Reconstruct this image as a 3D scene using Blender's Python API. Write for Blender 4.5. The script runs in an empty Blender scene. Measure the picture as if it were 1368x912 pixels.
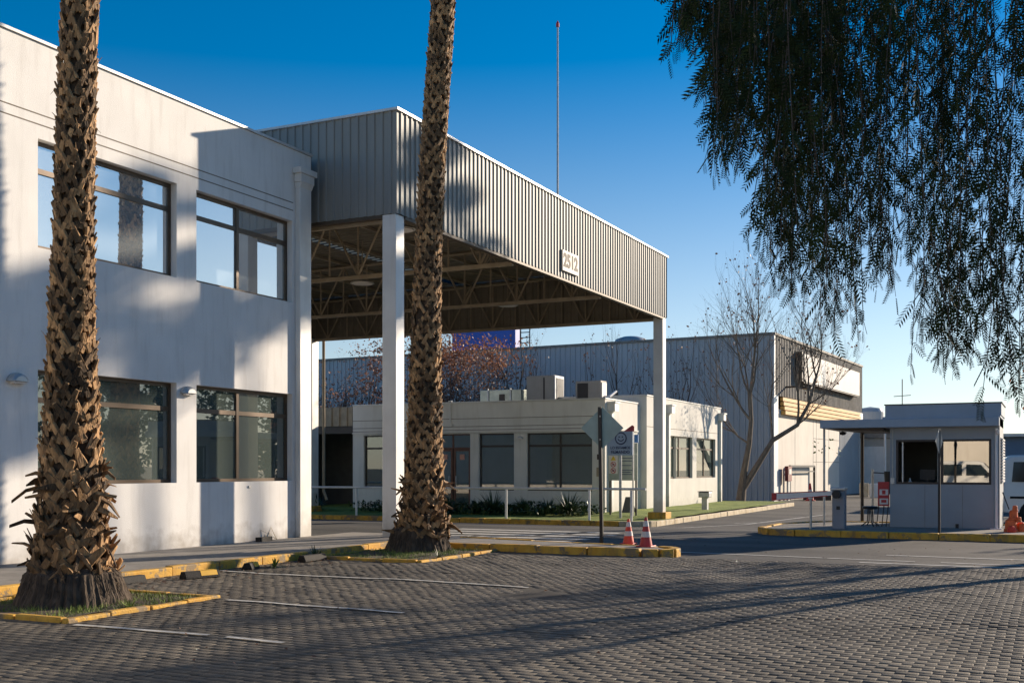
import bpy, math, random
import numpy as np
from mathutils import Vector, Matrix, noise as mnoise
R = math.radians
random.seed(7)
rng = np.random.default_rng(7)
sc = bpy.context.scene
C = sc.collection

# ------------------------------------------------------------------ camera, sky, sun, exposure
EYE = 1.55
cam_d = bpy.data.cameras.new('camera'); cam = bpy.data.objects.new('camera', cam_d); C.objects.link(cam)
cam.location = (0, 0, EYE); cam.rotation_euler = (R(90), 0, R(25.865))
cam_d.sensor_width = 36; cam_d.lens = 39.03; cam_d.shift_y = 0.1228
cam_d.clip_start = .05; cam_d.clip_end = 3000
sc.camera = cam
SUN_EL = R(17.0); SUN_AZ = math.atan2(1.9, 3.7)         # clockwise from +Y
wd = bpy.data.worlds.new('World'); sc.world = wd; wd.use_nodes = True
nt = wd.node_tree; bg = nt.nodes['Background']
sky = nt.nodes.new('ShaderNodeTexSky'); sky.sky_type = 'NISHITA'; sky.sun_disc = False
sky.sun_elevation = SUN_EL; sky.sun_rotation = SUN_AZ
sky.air_density = 1.0; sky.dust_density = 0.15; sky.ozone_density = 3.5; sky.altitude = 300
hsv = nt.nodes.new('ShaderNodeHueSaturation'); hsv.inputs['Hue'].default_value = .499; wtc = nt.nodes.new('ShaderNodeTexCoord'); wsp = nt.nodes.new('ShaderNodeSeparateXYZ')
nt.links.new(wtc.outputs['Generated'], wsp.inputs[0])
for sock, a, b in (('Saturation', .58, 1.48), ('Value', 1.55, 1.45)):     # paler towards the horizon, deeper overhead, as through a polariser
    wm = nt.nodes.new('ShaderNodeMapRange'); wm.interpolation_type = 'SMOOTHSTEP'; wm.inputs['From Min'].default_value = -.03; wm.inputs['From Max'].default_value = .42
    wm.inputs['To Min'].default_value = a; wm.inputs['To Max'].default_value = b; nt.links.new(wsp.outputs['Z'], wm.inputs['Value']); nt.links.new(wm.outputs[0], hsv.inputs[sock])
nt.links.new(sky.outputs[0], hsv.inputs['Color']); nt.links.new(hsv.outputs[0], bg.inputs[0]); bg.inputs[1].default_value = 0.055
sd = bpy.data.lights.new('sun', 'SUN'); sd.energy = 5.0; sd.angle = R(.53); sd.color = (1, .83, .64)
so = bpy.data.objects.new('sun', sd); C.objects.link(so)
to_sun = Vector((math.sin(SUN_AZ)*math.cos(SUN_EL), math.cos(SUN_AZ)*math.cos(SUN_EL), math.sin(SUN_EL)))
so.rotation_euler = to_sun.to_track_quat('Z', 'Y').to_euler(); so.location = (20, 40, 30)
sc.view_settings.view_transform = 'Standard'; sc.view_settings.look = 'None'
sc.view_settings.gamma = 1; sc.view_settings.exposure = 0.68
sc.cycles.use_denoising = True
sc.cycles.max_bounces = 8; sc.cycles.sample_clamp_indirect = 4

# ------------------------------------------------------------------ helpers
W = {}                                            # world origin of every object
class MB:
    def __init__(s): s.v = []; s.f = []; s.r = []; s.cr = 0.5
    def add(s, vs, fs):
        b = len(s.v); s.v += [tuple(p) for p in vs]
        for f in fs: s.f.append(tuple(b+i for i in f)); s.r.append(s.cr)
    def quad(s, *p): s.add(p, [tuple(range(len(p)))])
    def box(s, x0, x1, y0, y1, z0, z1):
        s.add([(x0,y0,z0),(x1,y0,z0),(x1,y1,z0),(x0,y1,z0),(x0,y0,z1),(x1,y0,z1),(x1,y1,z1),(x0,y1,z1)],
              [(0,3,2,1),(4,5,6,7),(0,1,5,4),(1,2,6,5),(2,3,7,6),(3,0,4,7)])
    def obox(s, c, d, rz=0, rx=0):
        m = Matrix.Rotation(rz,3,'Z') @ Matrix.Rotation(rx,3,'X'); h = [q/2 for q in d]
        vs = [Vector(c)+m@Vector((a*h[0],b*h[1],e*h[2])) for e in (-1,1) for a,b in ((-1,-1),(1,-1),(1,1),(-1,1))]
        s.add(vs, [(0,3,2,1),(4,5,6,7),(0,1,5,4),(1,2,6,5),(2,3,7,6),(3,0,4,7)])
    def prism(s, poly, z0, z1, ax='z'):
        n = len(poly)
        def P(a, b, t): return (a,b,t) if ax == 'z' else ((a,t,b) if ax == 'y' else (t,a,b))
        vs = [P(a,b,z0) for a,b in poly] + [P(a,b,z1) for a,b in poly]
        s.add(vs, [tuple(range(n))[::-1], tuple(range(n,2*n))] + [(i,(i+1)%n,n+(i+1)%n,n+i) for i in range(n)])
    def tube(s, pts, rad, n=8, cap=True):
        pts = [Vector(p) for p in pts]
        if not hasattr(rad, '__len__'): rad = [rad]*len(pts)
        vs = []; fs = []; prev = None
        for i, p in enumerate(pts):
            d = (pts[min(i+1,len(pts)-1)]-pts[max(i-1,0)]).normalized()
            if prev is None:
                a = d.cross(Vector((0,0,1))) if abs(d.z) < .9 else d.cross(Vector((1,0,0)))
            else: a = prev - d*prev.dot(d)
            a.normalize(); prev = a; b = d.cross(a)
            for k in range(n):
                t = 2*math.pi*k/n; vs.append(p + (a*math.cos(t)+b*math.sin(t))*rad[i])
        for i in range(len(pts)-1):
            for k in range(n):
                fs.append((i*n+k, i*n+(k+1)%n, (i+1)*n+(k+1)%n, (i+1)*n+k))
        if cap: fs.append(tuple(range(n))[::-1]); fs.append(tuple((len(pts)-1)*n+k for k in range(n)))
        s.add(vs, fs)
    def lathe(s, c, prof, n=24, a0=0, a1=2*math.pi):
        m = len(prof); vs = []
        for k in range(n):
            t = a0+(a1-a0)*k/n
            for r, z in prof: vs.append((c[0]+r*math.cos(t), c[1]+r*math.sin(t), c[2]+z))
        s.add(vs, [(k*m+i, ((k+1)%n)*m+i, ((k+1)%n)*m+i+1, k*m+i+1) for k in range(n) for i in range(m-1)])
    def build(s, name, mat, parent=None, loc=None, smooth=False, bevel=0):
        return build_np(name, np.array(s.v, dtype=np.float64).reshape(-1,3), s.f, mat, s.r, parent, loc, smooth, bevel)

def build_np(name, V, F, mat, rnd=None, parent=None, loc=None, smooth=False, bevel=0):
    if parent is not None: org = np.array(W[parent.name])
    elif loc is not None: org = np.array(loc, dtype=float)
    elif len(V): org = np.array([(V[:,0].min()+V[:,0].max())/2, (V[:,1].min()+V[:,1].max())/2, V[:,2].min()])
    else: org = np.zeros(3)
    me = bpy.data.meshes.new(name)
    if isinstance(F, np.ndarray):
        m, k = F.shape
        me.vertices.add(len(V)); me.vertices.foreach_set('co', (V-org).ravel())
        me.loops.add(m*k); me.loops.foreach_set('vertex_index', F.ravel().astype(np.int32))
        me.polygons.add(m); me.polygons.foreach_set('loop_start', np.arange(0, m*k, k, dtype=np.int32))
        me.update(calc_edges=True)
    else:
        me.from_pydata((V-org).tolist(), [], F); me.update()
    if rnd is not None and len(me.polygons) == len(rnd):
        at = me.attributes.new('rnd', 'FLOAT', 'FACE'); at.data.foreach_set('value', np.asarray(rnd, dtype=np.float32))
    me.materials.append(mat)
    if smooth: me.polygons.foreach_set('use_smooth', np.ones(len(me.polygons), dtype=bool))
    o = bpy.data.objects.new(name, me); C.objects.link(o)
    if parent is not None: o.parent = parent
    else: o.location = org
    W[o.name] = tuple(org)
    if bevel:
        b = o.modifiers.new('bevel', 'BEVEL'); b.width = bevel; b.segments = 2; b.limit_method = 'ANGLE'
    return o
def tag(o, label=None, cat=None, group=None, kind=None):
    if label: o['label'] = label
    if cat: o['category'] = cat
    if group: o['group'] = group
    if kind: o['kind'] = kind
    return o
def thing(name, label, cat, loc, group=None):
    o = bpy.data.objects.new(name, None); C.objects.link(o); o.location = loc; o.empty_display_size = .2
    W[o.name] = tuple(loc)
    return tag(o, label, cat, group)
def copy_tree(o, loc=None, rz=None, label=None, parent=None):
    c = o.copy(); C.objects.link(c); W[c.name] = W[o.name]
    if parent is not None: c.parent = parent
    if loc is not None: c.location = loc
    if rz is not None: c.rotation_euler.z = rz
    if label: c['label'] = label
    for ch in list(o.children): copy_tree(ch, parent=c)
    return c

# ------------------------------------------------------------------ materials
def mat(name, col, rough=.7, metal=0, var=.12, vscale=3., bump=0., bscale=40., spec=None, col2=None, stretch=None, rnd=0, dirt=0, dirtcol=(.16,.13,.1), chips=0):
    m = bpy.data.materials.new(name); m.use_nodes = True; t = m.node_tree; N = t.nodes; L = t.links
    p = N['Principled BSDF']; p.inputs['Roughness'].default_value = rough; p.inputs['Metallic'].default_value = metal
    if spec is not None: p.inputs['Specular IOR Level'].default_value = spec
    tc = N.new('ShaderNodeTexCoord'); mp = N.new('ShaderNodeMapping'); L.new(tc.outputs['Object'], mp.inputs[0])
    if stretch: mp.inputs['Scale'].default_value = stretch
    nz = N.new('ShaderNodeTexNoise'); nz.inputs['Scale'].default_value = vscale; nz.inputs['Detail'].default_value = 7
    L.new(mp.outputs[0], nz.inputs['Vector'])
    rp = N.new('ShaderNodeValToRGB'); e = rp.color_ramp.elements; e[0].position = .32; e[1].position = .68
    c2 = col2 if col2 else tuple(min(1,c*(1+var)) for c in col)
    c1 = col if col2 else tuple(c*(1-var) for c in col)
    e[0].color = (*c1,1); e[1].color = (*c2,1)
    L.new(nz.outputs['Fac'], rp.inputs[0]); out = rp.outputs[0]
    if chips:
        n3 = N.new('ShaderNodeTexNoise'); n3.inputs['Scale'].default_value = 3.2; n3.inputs['Detail'].default_value = 12; n3.inputs['Roughness'].default_value = .72; L.new(tc.outputs['Object'], n3.inputs['Vector'])
        r3 = N.new('ShaderNodeMapRange'); r3.inputs['From Min'].default_value = .525; r3.inputs['From Max'].default_value = .57; r3.inputs['To Max'].default_value = chips; L.new(n3.outputs['Fac'], r3.inputs['Value'])
        m3 = N.new('ShaderNodeMixRGB'); L.new(r3.outputs[0], m3.inputs[0]); L.new(out, m3.inputs[1]); m3.inputs[2].default_value = (.17,.15,.12,1); out = m3.outputs[0]
    if rnd:
        a = N.new('ShaderNodeAttribute'); a.attribute_name = 'rnd'
        mr = N.new('ShaderNodeMapRange'); mr.inputs['To Min'].default_value = 1-rnd; mr.inputs['To Max'].default_value = 1+rnd
        L.new(a.outputs['Fac'], mr.inputs['Value'])
        vm = N.new('ShaderNodeVectorMath'); vm.operation = 'SCALE'; L.new(out, vm.inputs[0]); L.new(mr.outputs[0], vm.inputs['Scale']); out = vm.outputs[0]
    if dirt:
        m2 = N.new('ShaderNodeMapping'); m2.inputs['Scale'].default_value = (2.2,2.2,.28); L.new(tc.outputs['Object'], m2.inputs[0])
        n2 = N.new('ShaderNodeTexNoise'); n2.inputs['Scale'].default_value = 2.4; n2.inputs['Detail'].default_value = 9; n2.inputs['Roughness'].default_value = .65
        L.new(m2.outputs[0], n2.inputs['Vector'])
        r2 = N.new('ShaderNodeMapRange'); r2.inputs['From Min'].default_value = .5; r2.inputs['From Max'].default_value = .78
        r2.inputs['To Max'].default_value = dirt; L.new(n2.outputs['Fac'], r2.inputs['Value'])
        mx = N.new('ShaderNodeMixRGB'); L.new(r2.outputs[0], mx.inputs[0]); L.new(out, mx.inputs[1]); mx.inputs[2].default_value = (*dirtcol,1); out = mx.outputs[0]
    L.new(out, p.inputs['Base Color'])
    if bump:
        nb = N.new('ShaderNodeTexNoise'); nb.inputs['Scale'].default_value = bscale; nb.inputs['Detail'].default_value = 4
        L.new(mp.outputs[0], nb.inputs['Vector'])
        b = N.new('ShaderNodeBump'); b.inputs['Strength'].default_value = bump; b.inputs['Distance'].default_value = .02
        L.new(nb.outputs['Fac'], b.inputs['Height']); L.new(b.outputs[0], p.inputs['Normal'])
    return m
def base_wear(m, z0, z1, col, amt):
    """scuffed splash zone along a wall foot: a stain that stays on the wall (object z)"""
    t = m.node_tree; N = t.nodes; L = t.links; p = N['Principled BSDF']
    src = p.inputs['Base Color'].links[0].from_socket
    tc = N.new('ShaderNodeTexCoord'); sp = N.new('ShaderNodeSeparateXYZ'); L.new(tc.outputs['Object'], sp.inputs[0])
    nz = N.new('ShaderNodeTexNoise'); nz.inputs['Scale'].default_value = 5; nz.inputs['Detail'].default_value = 8; L.new(tc.outputs['Object'], nz.inputs['Vector'])
    ad = N.new('ShaderNodeMath'); ad.operation = 'MULTIPLY_ADD'; L.new(nz.outputs['Fac'], ad.inputs[0]); ad.inputs[1].default_value = -.9; L.new(sp.outputs['Z'], ad.inputs[2])
    mr = N.new('ShaderNodeMapRange'); mr.inputs['From Min'].default_value = z0-.45; mr.inputs['From Max'].default_value = z1-.45
    mr.inputs['To Min'].default_value = amt; mr.inputs['To Max'].default_value = 0; L.new(ad.outputs[0], mr.inputs['Value'])
    mx = N.new('ShaderNodeMixRGB'); L.new(mr.outputs[0], mx.inputs[0]); L.new(src, mx.inputs[1]); mx.inputs[2].default_value = (*col,1)
    L.new(mx.outputs[0], p.inputs['Base Color'])
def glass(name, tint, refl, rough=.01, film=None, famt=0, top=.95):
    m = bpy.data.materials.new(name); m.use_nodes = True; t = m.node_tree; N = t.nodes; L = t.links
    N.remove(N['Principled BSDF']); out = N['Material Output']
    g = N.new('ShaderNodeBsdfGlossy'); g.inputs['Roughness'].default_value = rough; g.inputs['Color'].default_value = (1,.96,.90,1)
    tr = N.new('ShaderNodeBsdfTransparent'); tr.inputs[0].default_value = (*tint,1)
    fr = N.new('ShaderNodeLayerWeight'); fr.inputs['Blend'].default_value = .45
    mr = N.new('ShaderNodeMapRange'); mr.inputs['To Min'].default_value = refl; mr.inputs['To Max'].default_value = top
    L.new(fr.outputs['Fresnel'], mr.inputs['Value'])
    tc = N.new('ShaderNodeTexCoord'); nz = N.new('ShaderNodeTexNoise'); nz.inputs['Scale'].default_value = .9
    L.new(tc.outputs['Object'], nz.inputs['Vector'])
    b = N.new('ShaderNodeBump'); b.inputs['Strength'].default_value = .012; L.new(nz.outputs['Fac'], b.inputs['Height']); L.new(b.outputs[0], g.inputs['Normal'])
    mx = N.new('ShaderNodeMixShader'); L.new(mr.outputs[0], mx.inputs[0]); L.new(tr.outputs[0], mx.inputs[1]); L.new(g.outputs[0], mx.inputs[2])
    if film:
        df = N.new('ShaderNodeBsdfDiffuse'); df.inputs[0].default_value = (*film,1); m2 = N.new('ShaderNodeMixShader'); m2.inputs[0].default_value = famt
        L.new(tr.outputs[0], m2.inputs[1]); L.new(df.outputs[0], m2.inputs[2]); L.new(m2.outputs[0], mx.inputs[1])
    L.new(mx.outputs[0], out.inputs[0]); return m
M = {}
M['stucco'] = mat('white_stucco', (.77,.76,.74), .85, var=.05, vscale=1.2, bump=.25, bscale=70, dirt=.4, dirtcol=(.44,.41,.37)); base_wear(M['stucco'], .0, .5, (.30,.26,.21), .7)
M['stucco2'] = mat('cream_stucco', (.66,.645,.60), .85, var=.06, vscale=1., bump=.2, bscale=60, dirt=.3, dirtcol=(.4,.36,.3)); base_wear(M['stucco2'], -.2, .4, (.33,.3,.25), .4)
M['coping'] = mat('pale_metal_coping', (.55,.55,.54), .4, .2, var=.08)
M['groove'] = mat('wall_groove', (.2,.17,.14), .9)
M['bronze'] = mat('bronze_window_frame', (.10,.073,.052), .38, .55, var=.15)
M['darkframe'] = mat('dark_brown_frame', (.045,.035,.03), .45, .3)
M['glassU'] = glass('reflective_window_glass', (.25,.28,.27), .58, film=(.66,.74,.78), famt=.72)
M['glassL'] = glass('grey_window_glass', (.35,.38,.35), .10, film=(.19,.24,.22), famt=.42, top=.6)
M['glassB'] = glass('booth_glass', (.3,.32,.3), .30)
M['glassC'] = glass('clear_glass', (.7,.72,.7), .06)
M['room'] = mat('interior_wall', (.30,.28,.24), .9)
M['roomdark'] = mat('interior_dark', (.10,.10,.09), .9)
M['blind'] = mat('vertical_blind', (.45,.41,.31), .9, stretch=(1,14,.2), vscale=2, var=.12)
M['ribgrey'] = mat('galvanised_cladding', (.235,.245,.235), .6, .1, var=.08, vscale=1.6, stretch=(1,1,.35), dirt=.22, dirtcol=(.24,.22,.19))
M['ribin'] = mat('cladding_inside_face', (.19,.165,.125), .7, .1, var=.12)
M['steel'] = mat('beige_painted_steel', (.33,.27,.19), .55, .1, var=.14, vscale=4)
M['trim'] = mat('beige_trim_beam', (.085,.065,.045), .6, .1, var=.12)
M['column'] = mat('white_painted_column', (.70,.70,.68), .5, .1, var=.07, vscale=2, dirt=.3, dirtcol=(.42,.38,.32)); base_wear(M['column'], .15, .7, (.3,.26,.2), .5)
M['yellow'] = mat('yellow_kerb_paint', (.58,.30,.03), .75, col2=(.72,.42,.06), vscale=5, bump=.35, bscale=50, dirt=.85, dirtcol=(.17,.13,.08), chips=.8)
M['paleyellow'] = mat('worn_pale_kerb', (.50,.40,.24), .85, col2=(.62,.55,.42), vscale=4, bump=.3, dirt=.5)
M['conc'] = mat('old_concrete', (.20,.185,.165), .9, col2=(.29,.27,.24), vscale=2.2, bump=.4, bscale=60, dirt=.6, dirtcol=(.10,.09,.08))
M['soil'] = mat('soil', (.05,.038,.026), 1, col2=(.1,.075,.05), vscale=6, bump=.6, bscale=30)
M['grass'] = mat('grass_blades', (.11,.17,.02), .75, col2=(.22,.28,.06), vscale=2.5, rnd=.35)
M['lawn'] = mat('mown_lawn', (.10,.16,.018), .95, col2=(.25,.31,.05), vscale=1.6, bump=.9, bscale=55, dirt=.6, dirtcol=(.17,.14,.06))
M['whitepaint'] = mat('road_marking_paint', (.55,.54,.5), .8, var=.15, vscale=8, dirt=.85, dirtcol=(.13,.12,.11))
M['whitemetal'] = mat('white_painted_metal', (.74,.74,.73), .45, .1, var=.06)
M['galv'] = mat('galvanised_metal', (.45,.46,.46), .42, .6, var=.15, vscale=6)
M['black'] = mat('black_painted_metal', (.018,.018,.02), .45, .2)
M['rubber'] = mat('black_rubber', (.012,.011,.010), .8, var=.3, vscale=9, bump=.3)
M['orange'] = mat('orange_plastic', (.80,.07,.03), .5, var=.08, dirt=.25)
M['darkred'] = mat('faded_red_plastic', (.50,.035,.035), .5, var=.08, dirt=.3)
M['reflwhite'] = mat('reflective_white_band', (.72,.68,.64), .5, var=.05, dirt=.25)
M['boothwall'] = mat('booth_white_paint', (.30,.335,.365), .6, var=.05, vscale=2, bump=.12, dirt=.25, dirtcol=(.33,.33,.33)); base_wear(M['boothwall'], .1, .5, (.3,.3,.29), .4)
M['boothtrim'] = mat('booth_pale_blue_trim', (.30,.37,.45), .5, .1, var=.05)
M['bark'] = mat('grey_brown_bark', (.13,.10,.075), .95, col2=(.22,.18,.14), vscale=9, bump=.5, bscale=40, stretch=(1,1,.4))
M['twig'] = mat('dark_twig', (.09,.065,.05), .9, var=.3)
M['palm'] = mat('palm_leaf_base', (.135,.078,.036), .8, col2=(.42,.25,.115), vscale=16, bump=.8, bscale=60, rnd=.75, stretch=(1,1,.35))

M['palmcore'] = mat('palm_fibre', (.045,.03,.02), 1, col2=(.085,.056,.034), vscale=18, bump=1., bscale=60, stretch=(1,1,.2))
M['palmroot'] = mat('palm_root_mat', (.05,.037,.027), 1, col2=(.12,.09,.065), vscale=20, bump=1., bscale=70, stretch=(1,1,.15))
M['strap'] = mat('dark_strap_leaf', (.025,.05,.02), .5, col2=(.05,.085,.03), vscale=3, rnd=.3)
def leafmat(name, c1, c2, trans):
    m = mat(name, c1, .6, col2=c2, vscale=1.3, rnd=.35); t = m.node_tree; N = t.nodes; L = t.links
    p = N['Principled BSDF']; tl = N.new('ShaderNodeBsdfTranslucent'); src = p.inputs['Base Color'].links[0].from_socket; L.new(src, tl.inputs[0])
    mx = N.new('ShaderNodeMixShader'); mx.inputs[0].default_value = trans
    L.new(p.outputs[0], mx.inputs[1]); L.new(tl.outputs[0], mx.inputs[2]); L.new(mx.outputs[0], N['Material Output'].inputs[0]); return m
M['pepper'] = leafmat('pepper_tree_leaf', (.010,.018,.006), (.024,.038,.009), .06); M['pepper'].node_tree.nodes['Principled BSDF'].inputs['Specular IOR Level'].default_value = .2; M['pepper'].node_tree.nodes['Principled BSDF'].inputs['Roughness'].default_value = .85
M['redleaf'] = leafmat('reddish_dry_leaf', (.20,.085,.045), (.40,.20,.12), .3)
M['brownleaf'] = leafmat('brown_dry_leaf', (.12,.06,.04), (.22,.12,.07), .25)
M['palmfrond'] = leafmat('palm_frond', (.05,.09,.02), (.09,.12,.04), .2)
M['treeleaf'] = leafmat('evergreen_leaf', (.03,.05,.015), (.06,.085,.03), .15)

# ------------------------------------------------------------------ ground
YA, YB, ZB = 26., 34., -.37
def gz(y):
    if y <= YA: return 0.
    if y >= YB: return ZB
    t = (y-YA)/(YB-YA); return ZB*t
gm = MB()
ys = [-300,-60,-20,0,5,10,15,18.2,20,22,24,26,28,30,32,34,36,40,50,70,100,200,900]
xs = [-900,-200,-80,-40,-28,-20,-14,-12,-10,-8,-6,-4,-2,0,4,10,30,80,300,900]
for y in ys:
    for x in xs: gm.v.append((x, y, gz(y)))
nx = len(xs)
for j in range(len(ys)-1):
    for i in range(nx-1): gm.f.append((j*nx+i, j*nx+i+1, (j+1)*nx+i+1, (j+1)*nx+i)); gm.r.append(.5)
# asphalt material with patches, cracks and stains
ma = bpy.data.materials.new('asphalt'); ma.use_nodes = True; t = ma.node_tree; N = t.nodes; L = t.links; p = N['Principled BSDF']
tc = N.new('ShaderNodeTexCoord')
def noise_node(scale, detail=6, st=None):
    n = N.new('ShaderNodeTexNoise'); n.inputs['Scale'].default_value = scale; n.inputs['Detail'].default_value = detail
    if st:
        q = N.new('ShaderNodeMapping'); q.inputs['Scale'].default_value = st; L.new(tc.outputs['Object'], q.inputs[0]); L.new(q.outputs[0], n.inputs['Vector'])
    else: L.new(tc.outputs['Object'], n.inputs['Vector'])
    return n
n1 = noise_node(.35, 8, (.5,1.6,1)); r1 = N.new('ShaderNodeValToRGB'); r1.color_ramp.elements[0].position = .35; r1.color_ramp.elements[1].position = .66
r1.color_ramp.elements[0].color = (.030,.029,.027,1); r1.color_ramp.elements[1].color = (.088,.082,.073,1); L.new(n1.outputs[0], r1.inputs[0])
n2 = noise_node(90, 3); r2 = N.new('ShaderNodeMapRange'); r2.inputs['From Min'].default_value = .3; r2.inputs['From Max'].default_value = .75; r2.inputs['To Min'].default_value = .7; r2.inputs['To Max'].default_value = 1.5
L.new(n2.outputs[0], r2.inputs['Value']); vm = N.new('ShaderNodeVectorMath'); vm.operation = 'SCALE'; L.new(r1.outputs[0], vm.inputs[0]); L.new(r2.outputs[0], vm.inputs['Scale'])
vo = N.new('ShaderNodeTexVoronoi'); vo.feature = 'DISTANCE_TO_EDGE'; vo.inputs['Scale'].default_value = .45
nd = noise_node(1.2, 5); va = N.new('ShaderNodeVectorMath'); va.operation = 'ADD'; L.new(tc.outputs['Object'], va.inputs[0]); L.new(nd.outputs['Color'], va.inputs[1]); L.new(va.outputs[0], vo.inputs['Vector'])
cr = N.new('ShaderNodeMapRange'); cr.inputs['From Max'].default_value = .012; cr.inputs['To Min'].default_value = .35; cr.inputs['To Max'].default_value = 1; L.new(vo.outputs[0], cr.inputs['Value'])
v2 = N.new('ShaderNodeVectorMath'); v2.operation = 'SCALE'; L.new(vm.outputs[0], v2.inputs[0]); L.new(cr.outputs[0], v2.inputs['Scale']); L.new(v2.outputs[0], p.inputs['Base Color'])
p.inputs['Roughness'].default_value = .82
bm_ = N.new('ShaderNodeBump'); bm_.inputs['Strength'].default_value = .5; bm_.inputs['Distance'].default_value = .01; L.new(n2.outputs[0], bm_.inputs['Height']); L.new(bm_.outputs[0], p.inputs['Normal'])
M['asphalt'] = ma
tag(gm.build('ground', ma, loc=(0,0,0)), kind='structure')

# interlocking concrete pavers: every block a bevelled tile in one sheet
px, py = .168, .106
X0, X1, Y0, Y1 = -11.2, 7., 1.5, 18.1
PV = []; PR = []
j = 0; y = Y0
while y < Y1-.01:
    off = (j % 2)*px/2; x = X0-off
    while x < X1: PV.append((x+px/2, y+py/2)); x += px
    y += py; j += 1
PV = np.array(PV); n = len(PV)
ch = .006
ux = np.array([-1,1,1,-1, -1,1,1,-1])*px/2*.99; uy = np.array([-1,-1,1,1, -1,-1,1,1])*py/2*.988
ux[4:] = np.array([-px/2*.985,px/2*.99-.010,px/2*.99-.010,-px/2*.985]); uy[4:] = np.array([-1,-1,1,1])*(py/2*.988-ch)
tz = np.array([-.0036]*4+[0.]*4)
undul = np.array([.020*mnoise.noise(Vector((a*.45,b*.45,0)))+.010*mnoise.noise(Vector((a*1.7,b*1.7,3))) for a,b in PV])
hz = .022 + undul + rng.normal(0,.0016,n)
tx = rng.normal(0,.006,n); ty = rng.normal(0,.005,n)
V = np.zeros((n,8,3)); V[:,:,0] = PV[:,0:1]+ux; V[:,:,1] = PV[:,1:2]+uy
V[:,:,2] = hz[:,None]+tz+tx[:,None]*ux+ty[:,None]*uy
V[:,:4,2] -= .002
F = np.array([(4,5,6,7),(0,1,5,4),(1,2,6,5),(2,3,7,6),(3,0,4,7)])
FF = (np.arange(n)[:,None,None]*8+F[None]).reshape(-1,4)
rn = np.repeat(rng.random(n),5); rn[2::5] = rng.uniform(.8,3.4,n)      # sun glint put into the colour: paler chamfer at each block's sunward end
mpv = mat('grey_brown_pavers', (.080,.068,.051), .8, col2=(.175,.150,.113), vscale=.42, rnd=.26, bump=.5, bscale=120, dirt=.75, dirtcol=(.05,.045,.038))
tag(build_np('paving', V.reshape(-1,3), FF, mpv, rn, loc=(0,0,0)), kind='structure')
jb = MB(); jb.quad((X0,Y0,.008),(X1,Y0,.008),(X1,Y1,.008),(X0,Y1,.008))
tag(jb.build('joint_sand', mat('joint_sand', (.035,.03,.025), 1, var=.3, vscale=20), loc=(0,0,0)), kind='structure')
PZ = .022
def pz(x, y): return PZ + .020*mnoise.noise(Vector((x*.45,y*.45,0)))+.010*mnoise.noise(Vector((x*1.7,y*1.7,3)))
def road_strip(name, pts, w, zoff, mt, zf, breaks=0):
    b = MB()
    for (xa,ya),(xb,yb) in zip(pts[:-1], pts[1:]):
        L_ = math.hypot(xb-xa, yb-ya); ns = max(1,int(L_/.2)); nxn, nyn = -(yb-ya)/L_*w/2, (xb-xa)/L_*w/2
        for k in range(ns):
            if breaks and random.random() < breaks: continue
            a, c_ = k/ns, (k+1)/ns
            P = [(xa+(xb-xa)*q, ya+(yb-ya)*q) for q in (a,c_)]
            b.quad((P[0][0]-nxn,P[0][1]-nyn,zf(*P[0])+zoff),(P[1][0]-nxn,P[1][1]-nyn,zf(*P[1])+zoff),(P[1][0]+nxn,P[1][1]+nyn,zf(*P[1])+zoff),(P[0][0]+nxn,P[0][1]+nyn,zf(*P[0])+zoff))
    return tag(b.build(name, mt, loc=(0,0,0)), kind='structure')
# parking bay lines (thin, worn)
for yl, x0, x1 in ((7.82,-8.5,-6.0),(9.98,-8.45,-6.1),(12.85,-11.0,-6.0)):
    road_strip('parking_line', [(x0,yl),(x1,yl)], .07, .012, M['whitepaint'], lambda x,y: pz(x,y), .04)
rz_ = lambda x,y: gz(y)
for i in range(5): road_strip('crossing_stripe', [(-13.4,21.3+i*.82),(-8.9,21.3+i*.82)], .36, .006, M['whitepaint'], rz_, .03)
road_strip('lane_line', [(-6.2,19.6),(-3,19.35),(2,19.1)], .1, .006, M['whitepaint'], rz_, .1)
road_strip('lane_line', [(-2.6,20.5),(3,20.3)], .12, .006, M['whitepaint'], rz_, .06)
road_strip('lane_line', [(-3.0,18.75),(4,18.55)], .12, .006, M['whitepaint'], rz_, .1)
road_strip('lane_line', [(-11.2,32.4),(-9.2,37),(-8.2,46)], .12, .006, M['whitepaint'], rz_, .05)
road_strip('lane_line', [(-9.9,37.5),(-9.0,38.3)], .12, .006, M['whitepaint'], rz_, .05)

# ------------------------------------------------------------------ kerbs and raised pavements
def kerb_run(mb, x0, y0, x1, y1, w, z0f, h, seg=1.0):
    L_ = math.hypot(x1-x0, y1-y0); n_ = max(1, round(L_/seg)); dx, dy = (x1-x0)/L_, (y1-y0)/L_; ang = math.atan2(dy, dx)
    for k in range(n_):
        s = L_/n_; cx_, cy_ = x0+dx*s*(k+.5), y0+dy*s*(k+.5); zb = z0f(cy_)
        mb.cr = random.random()
        hh = h+random.uniform(-.008,.008)
        mb.obox((cx_+random.uniform(-.008,.008), cy_+random.uniform(-.006,.006), zb+hh/2-.05), (s-.012, w, hh+.1), ang+random.uniform(-.006,.006))
kb = MB(); kerb_run(kb, -11.25, -4, -11.25, 18.05, .15, lambda y: 0, .145)
tag(kb.build('kerb', M['yellow'], loc=(0,0,0), bevel=.018), kind='structure')
kb = MB(); kerb_run(kb, -11.17, 18.18, -6.35, 18.18, .16, lambda y: 0, .15)
for a in range(5):
    a0 = -math.pi/2+a*math.pi/5*1.0; kb.obox((-6.3+.42*math.cos(a0+.3), 18.6+.42*math.sin(a0+.3), .045), (.26,.16,.2), a0+.3+math.pi/2)
kerb_run(kb, -6.35, 19.05, -10.8, 19.9, .14, lambda y: 0, .14)
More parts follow.
